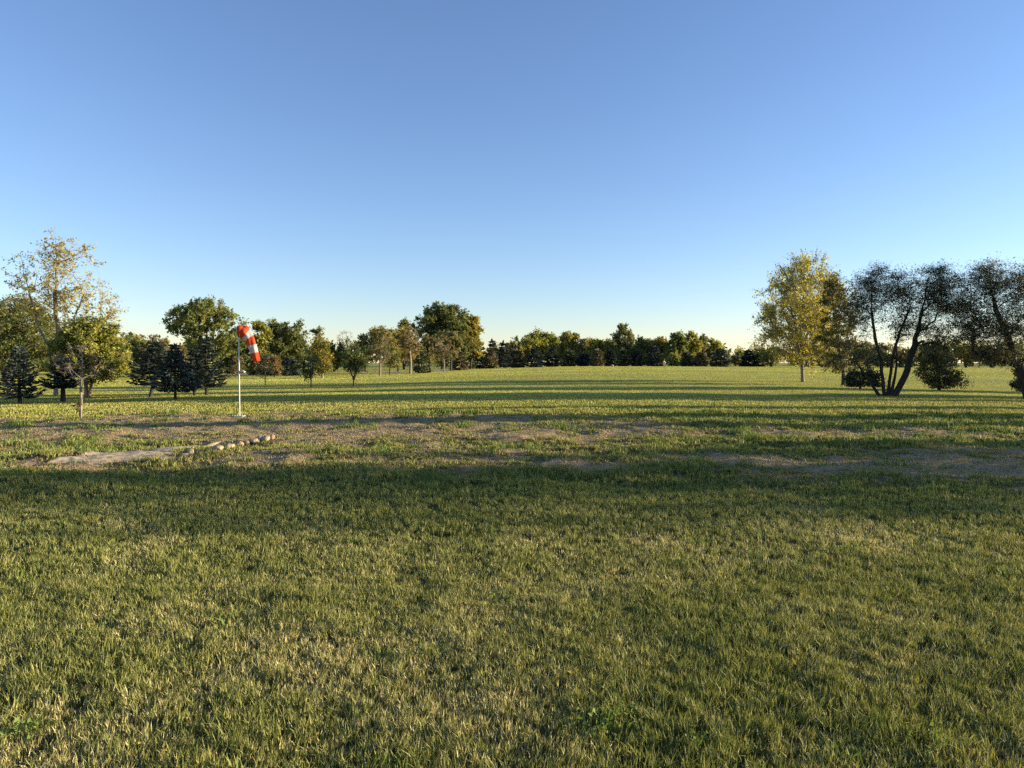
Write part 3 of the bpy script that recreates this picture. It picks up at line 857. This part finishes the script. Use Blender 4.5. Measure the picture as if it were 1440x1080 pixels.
broadleaf('river_birch', 'dark birch cut by the right edge, its stem leaning left over the lawn', 'birch', 1452, 27.0,
          [(1396, 410, 30, 44), (1390, 385, 22, 24), (1440, 410, 34, 44), (1470, 430, 40, 60), (1375, 455, 24, 30), (1420, 460, 34, 30), (1400, 498, 34, 16), (1366, 430, 18, 32), (1385, 470, 34, 26)],
          stems=[[(1450, None), (1440, 530), (1428, 500), (1412, 465), (1398, 420), (1392, 378)], [(1455, None), (1458, 500), (1448, 440), (1440, 385)], [(1457, None), (1480, 500), (1486, 430)], [(1447, None), (1432, 515), (1400, 500), (1372, 497)]],
          trunk=0.125, thin=0.80, stout=0.62, clumps=560, twigs=10, per=5, leaf=0.064, cr=0.50, seed=23, pal_=BIR, fork=0.9, **BIRK)
BUSH = [(0.085, 0.088, 0.036, 3), (0.125, 0.115, 0.045, 3), (*BRN, 1.2), (0.17, 0.165, 0.055, 1.5)]
broadleaf('oval_tree', 'dense oval brownish tree between the two dark birches', 'tree', 1321, 36.0, [(1320, 518, 26, 28), (1318, 500, 18, 16), (1334, 537, 24, 13), (1304, 530, 14, 16)], trunk=0.08, clumps=120, twigs=10, per=8, leaf=0.09, cr=0.36, seed=24, pal_=BUSH, fork=0.3)
broadleaf('shrub_tree', 'squat dark shrub left of the foot of the fanning birch', 'shrub', 1210, 36.5, [(1210, 536, 24, 14), (1198, 538, 14, 9), (1220, 526, 16, 12), (1232, 540, 9, 8)], trunk=0.06, clumps=75, twigs=10, per=8, leaf=0.09, cr=0.32, seed=25, pal_=[(0.055, 0.062, 0.034, 3), (0.09, 0.09, 0.042, 2)], fork=0.2)
broadleaf('shrub_tree', 'dark shrub at the right edge below the leaning birch', 'shrub', 1440, 34.0, [(1440, 530, 14, 24), (1450, 540, 22, 14)], trunk=0.06, clumps=70, twigs=10, per=9, leaf=0.10, cr=0.26, seed=26, pal_=BUSH, fork=0.2)
broadleaf('broadleaf_tree', 'olive-brown tree half hidden between the yellow aspen and the fanning birch', 'tree', 1186, 41.0, [(1183, 440, 26, 44), (1180, 490, 34, 34), (1172, 410, 18, 24)],
          trunk=0.11, clumps=110, twigs=10, per=8, leaf=0.12, cr=0.5, seed=27, pal_=[(0.20, 0.19, 0.055, 3), (0.19, 0.16, 0.05, 3), (0.10, 0.09, 0.035, 2)], flat=0.7, twig_r=0.005)

# ------------------------------------------------------------------ young trees in the middle distance
YT = dict(group='young trees planted on the lawn')
broadleaf('young_tree', 'slender sparsely leaved young tree just right of the windsock pole', 'young tree', 373, 42, [(373, 513, 11, 15)], trunk=0.03, clumps=16, twigs=7, per=3, leaf=0.08, cr=0.3, seed=31, pal_=[(*OLV, 2), (*BRN, 2)], fork=0.9, twig_r=0.006, **YT)
broadleaf('young_tree', 'thin young tree with a small dark oval crown left of the golden one', 'young tree', 437.5, 40, [(436, 512, 15, 19), (432, 520, 14, 12)], trunk=0.04, clumps=48, twigs=8, per=6, leaf=0.085, cr=0.28, seed=32, pal_=[(*GRN, 2), (*OLV, 3), (*DKG, 2)], fork=0.9, **YT)
broadleaf('young_tree', 'golden-green round young tree on a pale straight trunk', 'young tree', 453.5, 66, [(453, 500, 15, 24), (450, 485, 10, 16), (457, 512, 14, 13)], trunk=0.11, clumps=75, twigs=10, per=8, leaf=0.14, cr=0.45, bark=BARK_PALE, seed=33, pal_=[(*YGR, 3), (*YEL, 1.5), (*OLV, 2)], fork=1.0, **YT)
broadleaf('young_tree', 'dark green young tree with a forked trunk standing alone on the lawn', 'young tree', 497, 40, [(497, 500, 20, 22), (490, 512, 17, 14), (504, 510, 17, 14)],
          stems=[[(497, None), (497, 533), (492, 520), (494, 490)], [(497, 534), (502, 520), (503, 495)]], trunk=0.07, clumps=75, twigs=9, per=7, leaf=0.09, cr=0.34, seed=34, pal_=[(*DKG, 1), (*GRN, 3), (*OLV, 3)], fork=0.75, **YT)
broadleaf('young_tree', 'narrow pale-trunked young tree with a thin grey-green crown, left of the bare brownish one', 'young tree', 534.5, 75, [(536, 490, 13, 26), (538, 472, 9, 12)], trunk=0.10, clumps=45, twigs=8, per=6, leaf=0.15, cr=0.5, bark=BARK_PALE, seed=35, pal_=[(*OLV, 3), (*TAN, 2), (*YGR, 1)], fork=1.5, twig_r=0.012, **YT)
broadleaf('young_tree', 'small yellow-green young tree just right of the narrow pale-trunked one', 'young tree', 548, 80, [(549, 495, 11, 22), (551, 505, 12, 14)], trunk=0.08, clumps=50, twigs=9, per=7, leaf=0.16, cr=0.5, seed=36, pal_=[(*OLV, 3), (*YGR, 2), (*TAN, 1)], fork=1.5, **YT)
broadleaf('young_tree', 'brownish young tree with a white forked trunk and thin round crown', 'young tree', 577, 82, [(577, 485, 15, 22), (575, 476, 12, 14)], trunk=0.14, clumps=60, twigs=9, per=6, leaf=0.16, cr=0.55, bark=BARK_PALE, seed=37, pal_=[(*TAN, 3), (*BRN, 2), (*YEL, 1), (*OLV, 1)], fork=1.2, twig_r=0.014, **YT)
broadleaf('young_tree', 'sparse grey-brown young tree in front of the tallest dark tree', 'young tree', 624.5, 95, [(624, 496, 9, 12), (620, 488, 12, 18)], trunk=0.09, clumps=40, twigs=8, per=5, leaf=0.17, cr=0.5, bark=BARK_PALE, seed=38, pal_=[(*TAN, 2), (*BRN, 2), (*OLV, 2)], fork=1.2, twig_r=0.014, **YT)
broadleaf('russet_sapling', 'small russet young tree right of the pole, under the windsock tip', 'young tree', 386, 72, [(388, 517, 9, 11), (384, 510, 9, 9)], trunk=0.05, clumps=35, twigs=9, per=8, leaf=0.14, cr=0.35, seed=39, pal_=[(*RUS, 2), (*TAN, 2), (*OLV, 1)], fork=0.4, **YT)
broadleaf('russet_sapling', 'thin greyish young tree just left of the windsock pole', 'young tree', 331, 70, [(333, 513, 8, 13)], trunk=0.05, clumps=28, twigs=8, per=6, leaf=0.13, cr=0.35, seed=40, pal_=[(*TAN, 2), (*OLV, 2)], fork=0.6, twig_r=0.01, **YT)

# ------------------------------------------------------------------ far trees: (px, D, ellipses, palette, label)
P_DK = [(0.085, 0.11, 0.04, 2), (0.145, 0.17, 0.05, 3), (0.23, 0.23, 0.065, 2)]
P_GR = [(0.21, 0.23, 0.06, 3), (0.29, 0.275, 0.075, 2), (*GRN, 1)]
P_OL = [(0.23, 0.23, 0.065, 3), (*GRN, 1), (0.22, 0.195, 0.075, 2)]
P_YG = [(0.36, 0.35, 0.07, 3), (0.22, 0.23, 0.06, 2), (0.40, 0.34, 0.07, 1)]
P_YL = [(0.44, 0.34, 0.065, 2), (0.30, 0.28, 0.06, 3), (0.26, 0.21, 0.06, 2), (*RUS, 0.3)]
P_BR = [(*BRN, 1.5), (0.28, 0.265, 0.085, 3), (0.20, 0.175, 0.075, 2)]
P_MX = [(0.25, 0.25, 0.095, 3), (*TAN, 1), (0.16, 0.185, 0.065, 2), (*BRN, 0.5)]
FT = 'trees along the far edge of the lawn'
far = [
 ('oak_tree', 285, 88, [(285, 452, 42, 26), (262, 450, 34, 22), (312, 460, 30, 26), (290, 436, 28, 16), (300, 485, 34, 20), (345, 470, 14, 18)], P_GR, 'big spreading green oak rising behind the spruce cluster', 210),
 ('oak_tree', 366, 97, [(368, 470, 14, 20), (362, 490, 14, 20)], P_YG, 'yellow-green tree just behind the windsock', 70),
 ('dark_tree', 400, 100, [(400, 480, 28, 26), (388, 466, 20, 16), (412, 470, 18, 18), (404, 500, 34, 20)], P_DK, 'dark green round-topped tree right of the windsock', 150),
 ('far_tree', 322, 96, [(325, 505, 22, 22), (345, 508, 20, 18)], P_DK, 'dark low tree under the right side of the big oak', 70),
 ('far_tree', 357, 84, [(358, 512, 13, 17), (366, 516, 14, 12)], P_MX, 'mottled green bushy tree directly behind the windsock pole', 60),
 ('far_tree', 380, 80, [(377, 514, 12, 16), (384, 520, 10, 10)], P_OL, 'olive bushy tree below the windsock tip', 50),
 ('far_tree', 175, 100, [(172, 494, 20, 20), (180, 510, 22, 16)], P_OL, 'dark olive tree right of the yellow-green cedar', 70),
 ('far_tree', 194, 104, [(192, 492, 16, 16), (194, 508, 18, 16)], P_DK, 'dark tree behind the shorter grey utility pole', 60),
 ('far_tree', 217, 102, [(219, 492, 20, 18), (214, 508, 24, 16)], P_BR, 'brownish tree above the leftmost dark spruce', 80),
 ('far_tree', 245, 104, [(245, 498, 18, 14), (246, 510, 22, 14)], P_BR, 'rust-tinged low tree left of the big oak', 60),
 ('far_tree', 150, 95, [(148, 500, 18, 20)], P_DK, 'dark tree showing past the right side of the cedar', 45),
 ('far_tree', 448, 104, [(450, 469, 7, 6), (444, 466, 5, 4), (452, 500, 16, 16)], P_OL, 'thin tall tree with a small tuft crown above the golden young tree', 45),
 ('far_tree', 470, 108, [(472, 500, 18, 17), (465, 490, 12, 10)], P_OL, 'low olive tree between the golden and the forked young trees', 60),
 ('far_tree', 514, 108, [(514, 485, 14, 16), (508, 500, 18, 18)], P_DK, 'dark tree behind the right side of the forked young tree', 60),
 ('far_tree', 535, 104, [(536, 473, 16, 14), (530, 485, 18, 18), (545, 490, 18, 20)], P_YL, 'golden-topped tree behind the narrow pale-trunked one', 90),
 ('far_tree', 560, 108, [(562, 475, 17, 15), (566, 492, 20, 20), (552, 490, 16, 18)], P_YL, 'golden-green tree behind the white-trunked brownish one', 90),
 ('maple_tree', 622, 135, [(618, 458, 38, 28), (606, 462, 30, 26), (634, 452, 26, 24), (622, 440, 22, 13), (628, 490, 40, 26)], P_DK, 'tallest dark green tree on the far edge, round and massive', 230),
 ('maple_tree', 662, 139, [(660, 468, 16, 24), (664, 458, 10, 15), (658, 490, 18, 20)], P_YL, 'yellow-gold tree leaning on the right flank of the tallest one', 100),
 ('far_tree', 568, 145, [(568, 457, 6, 6), (570, 470, 7, 10)], P_DK, 'small dark treetop left of the tallest tree', 25),
 ('far_tree', 605, 112, [(606, 490, 15, 18), (598, 495, 12, 15)], P_BR, 'brown-olive tree left of the sparse grey-brown young one', 60),
 ('far_tree', 634, 114, [(636, 485, 11, 18), (630, 495, 12, 14)], P_BR, 'brownish tree in front of the tallest dark one', 45),
 ('far_tree', 722, 185, [(724, 496, 14, 15), (716, 502, 12, 10)], P_BR, 'brown low tree left of the wide yellow-green dome', 50),
 ('far_tree', 756, 190, [(756, 483, 26, 16), (742, 490, 24, 16), (770, 488, 20, 17)], P_YG, 'wide dome-shaped yellow-green tree in the far row', 110),
 ('far_tree', 797, 192, [(796, 482, 13, 14), (805, 479, 9, 9), (800, 495, 18, 14)], P_YG, 'yellow-topped tree right of the wide dome', 65),
 ('far_tree', 818, 188, [(819, 490, 12, 12), (816, 500, 14, 10)], P_BR, 'brownish low tree right of the yellow-topped one', 45),
 ('far_tree', 838, 190, [(836, 488, 12, 11), (838, 500, 14, 11)], P_YG, 'low golden tree left of the tall pale grey-green one', 45),
 ('far_tree', 877, 194, [(876, 474, 13, 15), (884, 476, 10, 10), (876, 494, 16, 14)], P_MX, 'pale grey-green tree standing taller in the middle of the far row', 75),
 ('far_tree', 854, 190, [(855, 490, 11, 12), (856, 500, 13, 10)], P_OL, 'low olive tree at the left foot of the pale grey-green one', 40),
 ('far_tree', 899, 188, [(899, 487, 8, 12), (901, 500, 10, 12)], P_DK, 'dark narrow tree right of the pale grey-green one', 40),
 ('far_tree', 913, 190, [(914, 490, 11, 11), (910, 503, 10, 10)], P_BR, 'rusty brown low tree with pale lower trunk', 45),
 ('far_tree', 930, 192, [(930, 487, 16, 12), (924, 496, 15, 12)], P_YL, 'orange-olive tree with a rounded crown right of the rusty one', 70),
 ('far_tree', 952, 186, [(953, 483, 13, 14), (950, 496, 15, 14), (960, 490, 10, 12)], P_GR, 'green ragged tree left of the gap-crowned one', 65),
 ('far_tree', 973, 188, [(973, 482, 12, 13), (970, 496, 12, 14)], P_YG, 'yellow-green tree with sky showing through its crown', 50),
 ('far_tree', 989, 190, [(988, 484, 9, 12), (990, 498, 12, 12)], P_MX, 'thin ragged grey-green tree left of the broad dark fir', 40),
 ('far_tree', 1007, 192, [(1006, 488, 9, 10), (1005, 499, 11, 11)], P_YG, 'yellowish tree peeking over the broad dark fir', 40),
 ('far_tree', 951, 172, [(951, 507, 10, 7), (944, 510, 6, 4)], P_YG, 'light green bush in front of the far row', 30),
 ('far_tree', 1085, 165, [(1084, 500, 14, 12)], P_OL, 'low olive tree left behind the yellow aspen', 40),
 ('far_tree', 1040, 185, [(1040, 505, 9, 8)], P_MX, 'low scrub in the gap left of the twin pines', 25),
 ('far_tree', 1240, 150, [(1240, 500, 26, 16), (1270, 502, 24, 13)], P_BR, 'brown far tree behind the stems of the fanning birch', 70),
 ('far_tree', 1358, 150, [(1355, 497, 10, 8), (1365, 500, 12, 10)], P_YL, 'orange far tree seen in the gap right of the oval tree', 40),
 ('far_tree', 1300, 155, [(1300, 498, 24, 14)], P_DK, 'dark far tree behind the oval tree', 50),
 ('far_tree', 1395, 150, [(1395, 500, 26, 14), (1420, 498, 22, 15)], P_DK, 'dark far tree under the leaning birch', 70),
 ('far_tree', 1165, 150, [(1165, 502, 24, 13), (1130, 503, 26, 12)], P_OL, 'far olive tree behind the trunk of the yellow aspen', 60),
]
for k, (nm, px, D, ells, p_, lab, nc) in enumerate(far):
    sc = D / 1000.0
    broadleaf(nm, lab, 'bush' if 'bush in front' in lab else 'tree', px, D, ells, p_, trunk=0.0016 * D, clumps=int(nc * 1.25), twigs=10, per=14, leaf=0.0023 * D, cr=5.6 * sc * (1.25 if nc > 100 else 1.0), seed=100 + k,
              group=FT, flat=0.9, min_r=0.012, sides=5, fork=0.5)
# leafless tops
broadleaf('bare_tree', 'bare leafless treetop above the forked young tree', 'tree', 490, 112, [(488, 475, 14, 11), (492, 490, 14, 10)], [(*BRN, 1)], trunk=0.12, clumps=45, twigs=6, per=1, leaf=0.08, cr=0.6, seed=170, bark=BARK_PALE, twig_r=0.014, group=FT, min_r=0.016)

# far conifers
P_CB = [(*BRN, 3), (0.16, 0.135, 0.07, 3), (0.10, 0.105, 0.055, 2)]
P_CD = [(0.042, 0.056, 0.048, 3), (0.046, 0.06, 0.04, 3)]
P_CG = [(0.08, 0.10, 0.045, 3), (0.12, 0.135, 0.055, 2)]
P_CB2 = [(*BLU, 2), (0.04, 0.055, 0.047, 3)]
CT = 'conifers along the far edge of the lawn'
cons = [
 (180, 76, 496, 16, P_CG, 'light green conifer between the cedar and the leaning spruce'),
 (408, 78, 502, 15, P_CB2, 'blue-grey conifer below the dark round-topped tree'),
 (593, 88, 486, 13, P_CG, 'conical green conifer right of the white-trunked brownish tree'),
 (646, 118, 493, 12, P_CB, 'short brownish conifer right of the sparse grey-brown young tree'),
 (660, 140, 490, 9, P_CG, 'narrow green conifer at the foot of the yellow-gold tree'),
 (675, 150, 480, 10, P_CD, 'tall black-green conifer right of the yellow-gold tree'),
 (692, 160, 478, 11, P_CD, 'tall dark conifer behind the first sunlit brown one'),
 (689, 146, 490, 11, P_CB, 'sunlit brown conifer in front of two tall dark ones'),
 (708, 162, 480, 11, P_CD, 'tall dark conifer left of the broad brown one'),
 (727, 150, 491, 12, P_CB, 'broad brown conifer left of the blue-grey one in the row'),
 (752, 150, 489, 14, P_CB2, 'blue-grey bushy conifer in the middle of the row'),
 (777, 152, 488, 12, P_CD, 'dark conifer right of the blue-grey bushy one'),
 (800, 154, 491, 12, P_CG, 'dull green conifer below the yellow-topped tree'),
 (821, 154, 497, 11, P_CB2, 'low blue-green conifer left of the reddish brown one'),
 (840, 152, 491, 11, P_CB, 'reddish brown conifer below the low golden tree'),
 (858, 154, 492, 9, P_CD, 'black-green conifer beside the pale rock'),
 (876, 156, 491, 9, P_CG, 'dark green conifer below the pale grey-green tree'),
 (895, 156, 493, 9, P_CD, 'blackish conifer left of the rusty brown tree'),
 (921, 156, 488, 13, P_CD, 'wide black-green conifer right of the rusty brown tree'),
 (965, 160, 496, 9, P_CG, 'small dark green conifer below the yellow-green gap-crowned tree'),
 (985, 160, 495, 10, P_CB, 'small brown conifer left of the broad dark fir'),
 (1013, 158, 490, 14, P_CD, 'broad dark fir closing the right end of the row'),
 (1052, 172, 492, 11, P_CD, 'left one of the twin dark pines in the gap left of the aspen'),
 (1067, 172, 490, 11, P_CG, 'right one of the twin dark pines in the gap left of the aspen'),
]
for k, (px, D, top, hw, p_, lab) in enumerate(cons):
    conifer('conifer_tree', lab, 'conifer', px, D, top, hw * 1.1, p_, 1.5, group=CT, seed=200 + k, tiers=12, per_tier=8, spray=0.0042 * D, n_spray=14, droop=0.08, tr=0.12, asp=0.42, power=0.62)
rock('pale rock lying under the far black-green conifers', 861, 0, 4.0, 2.6, ROCKS[2], 40, D=143, group=None)

# the wood beyond, one mass on the skyline
g = np.random.default_rng(77)
a, w = Acc(), Acc()
n = 300
wx_ = g.uniform(-330, 420, n); wy_ = g.uniform(250, 300, n) - 0.0 * wx_
wy_ = np.where(wx_ < -45, g.uniform(118, 150, n) - wx_ * 0.1, wy_)
wy_ = np.where(wx_ > 95, g.uniform(215, 260, n), wy_)
for k in range(n):
    H = g.uniform(6.0, 9.0); z0 = hgt(wx_[k], wy_[k])
    m = 420
    cc = in_ellipsoids(g, [(0, 0, H * 0.55, H * 0.45, H * 0.45, H * 0.45)], 26, 3)
    cid = np.repeat(np.arange(26), m // 26)
    pos = cc[cid] + g.normal(size=(len(cid), 3)) * H * 0.08
    pos[:, 2] = np.maximum(pos[:, 2], 0.2)
    p_ = [P_OL, P_BR, P_DK, P_DK, P_MX][k % 5]
    leaves(a, pos + np.array([wx_[k], wy_[k], z0]), 0.95, palette_cols(g, p_, len(pos), cid), g)
    tube(w, [(wx_[k], wy_[k], z0 - 0.2), (wx_[k], wy_[k], z0 + H * 0.6)], [0.2, 0.08], 5)
wo = link('woods', a.mesh('woods', LEAF)); tag(wo, 'low far-off wood on the skyline behind the far rows of trees', kind='stuff')
link('trunk', w.mesh('trunk', BARK), wo)

# trees standing beyond the right edge of the view; their long shadows cross the lawn
a, w = Acc(), Acc()
off = [  # x, y, height, half depth (y), crown base, leaf share
 (21.0, 11.2, 7.0, 1.0, 0.3, 0.203), (25.0, 11.9, 7.6, 0.9, 0.3, 0.172), (22.5, 10.6, 6.2, 0.9, 0.3, 0.140), (30, 12.0, 8.2, 1.1, 0.3, 0.156), (26, 10.1, 6.8, 0.9, 0.3, 0.14), (33, 9.6, 7.4, 1.1, 0.3, 0.11), (28, 8.9, 6.4, 0.7, 0.3, 0.05),
 (27, 13.3, 5.0, 0.7, 0.3, 0.24), (23, 14.5, 3.6, 0.35, 0.3, 0.3), (36, 14.4, 7.2, 0.6, 1.6, 0.18),
 (21.5, 17.8, 3.8, 0.42, 0.3, 0.6), (40, 20.9, 12.5, 0.55, 0.6, 0.5), (27.0, 23.0, 5.6, 0.5, 0.6, 0.4),
 (43, 30.6, 14.0, 1.9, 0.8, 0.9), (36, 29.6, 9.0, 1.2, 0.8, 0.6), (49, 37.2, 15.5, 1.9, 0.8, 0.9), (40, 27.4, 9, 0.45, 0.8, 0.4)]
for k, (x, y, H, hw, cb, sh) in enumerate(off):
    z0 = hgt(x, y)
    nC = 150
    cc = in_ellipsoids(g, [(0, 0, (H + cb) / 2, hw * 1.1, hw * 0.85, (H - cb) / 2)], nC, 3)
    cid = np.repeat(np.arange(nC), int(70 * sh))
    pos = cc[cid] + g.normal(size=(len(cid), 3)) * min(0.22, hw * 0.3)
    pos[:, 2] = np.maximum(pos[:, 2], 0.05)
    leaves(a, pos + np.array([x, y, z0]), 0.15 if H < 10 else 0.30, palette_cols(g, P_DK, len(pos), cid), g)
    tube(w, [(x, y, z0 - 0.2), (x, y, z0 + H * 0.75)], [0.14, 0.04], 7)
wo = link('shelterbelt_woods', a.mesh('shelterbelt_woods', LEAF_DENSE)); tag(wo, 'dark belt of trees beyond the right edge shading the lawn', kind='stuff')
link('trunk', w.mesh('trunk', BARK), wo)

# utility poles
def utility_pole(label, px, D, top):
    bx, by, bz = foot(px, D)
    H = at(px, top, D)[2] - bz
    o = thing('utility_pole', (bx, by, bz), label, 'utility pole', 'utility poles by the far trees')
    a = Acc(); zz = np.linspace(-0.3, H, 8); tube(a, np.stack([0 * zz, 0 * zz, zz], 1), np.linspace(0.16, 0.11, 8), 10)
    link('pole', a.mesh('pole', noise_mat('weathered_wood', (0.16, 0.14, 0.12), (0.32, 0.29, 0.25), 10, stretch=(1, 1, 0.1)), True), o)
    a = Acc(); tube(a, [(0, 0, H), (0, 0, H + 0.08), (0, 0, H + 0.11), (0, 0, H + 0.2)], [0.03, 0.07, 0.045, 0.05], 8)
    link('insulator', a.mesh('insulator', WHITE, True), o)
    bm = bm_mod.new(); box_bm(bm, 0, -0.14, H - 0.7, 0.22, 0.1, 0.5, 0.02)
    bm_obj('junction_box', bm, STEEL, o)
utility_pole('grey utility pole against the dark tree left of the spruce cluster', 194.5, 107, 481)
utility_pole('grey utility pole at the right flank of the dark round-topped tree', 427, 104, 477)
# ------------------------------------------------------------------ light, sky, camera
w = bpy.data.worlds.new('World'); bpy.context.scene.world = w; w.use_nodes = True
nt = w.node_tree; nt.nodes.clear()
sky = nt.nodes.new('ShaderNodeTexSky'); sky.sky_type = 'NISHITA'; sky.sun_disc = False
sky.sun_elevation = R(SUN_EL); sky.sun_rotation = R(SUN_AZ)
sky.air_density = 1.0; sky.dust_density = 0.05; sky.ozone_density = 2.7; sky.altitude = 0
bg = nt.nodes.new('ShaderNodeBackground'); bg.inputs['Strength'].default_value = 0.10
out = nt.nodes.new('ShaderNodeOutputWorld')
tint = nt.nodes.new('ShaderNodeMix'); tint.data_type = 'RGBA'; tint.blend_type = 'MULTIPLY'; tint.inputs[0].default_value = 1.0
tint.inputs[7].default_value = (1.02, 0.972, 1.115, 1)
nt.links.new(sky.outputs[0], tint.inputs[6]); nt.links.new(tint.outputs[2], bg.inputs[0]); nt.links.new(bg.outputs[0], out.inputs[0])
sd = Vector((math.sin(R(SUN_AZ)) * math.cos(R(SUN_EL)), math.cos(R(SUN_AZ)) * math.cos(R(SUN_EL)), math.sin(R(SUN_EL))))
sun = bpy.data.lights.new('sun', 'SUN'); sun.energy = 4.8; sun.angle = R(0.5); sun.color = (1.0, 0.85, 0.60)
so_ = bpy.data.objects.new('sun', sun); C.objects.link(so_); so_.rotation_euler = (-sd).to_track_quat('-Z', 'Y').to_euler(); so_.location = (60, 0, 30)
cam = bpy.data.cameras.new('camera'); cam.sensor_width = 36; cam.lens = 36 * F / 1440; cam.clip_start = 0.05; cam.clip_end = 6000
co = bpy.data.objects.new('camera', cam); C.objects.link(co); co.location = (0, 0, CAM_Z); co.rotation_euler = (math.pi / 2 - PITCH, 0, 0)
S = bpy.context.scene
S.camera = co
S.view_settings.view_transform = 'Standard'; S.view_settings.look = 'None'; S.view_settings.gamma = 1; S.view_settings.exposure = 1.28
S.view_settings.use_curve_mapping = False
S.render.engine = 'CYCLES'
S.cycles.max_bounces = 6; S.cycles.diffuse_bounces = 3; S.cycles.transmission_bounces = 4; S.cycles.transparent_max_bounces = 4
S.cycles.use_adaptive_sampling = True
S.cycles.use_denoising = False
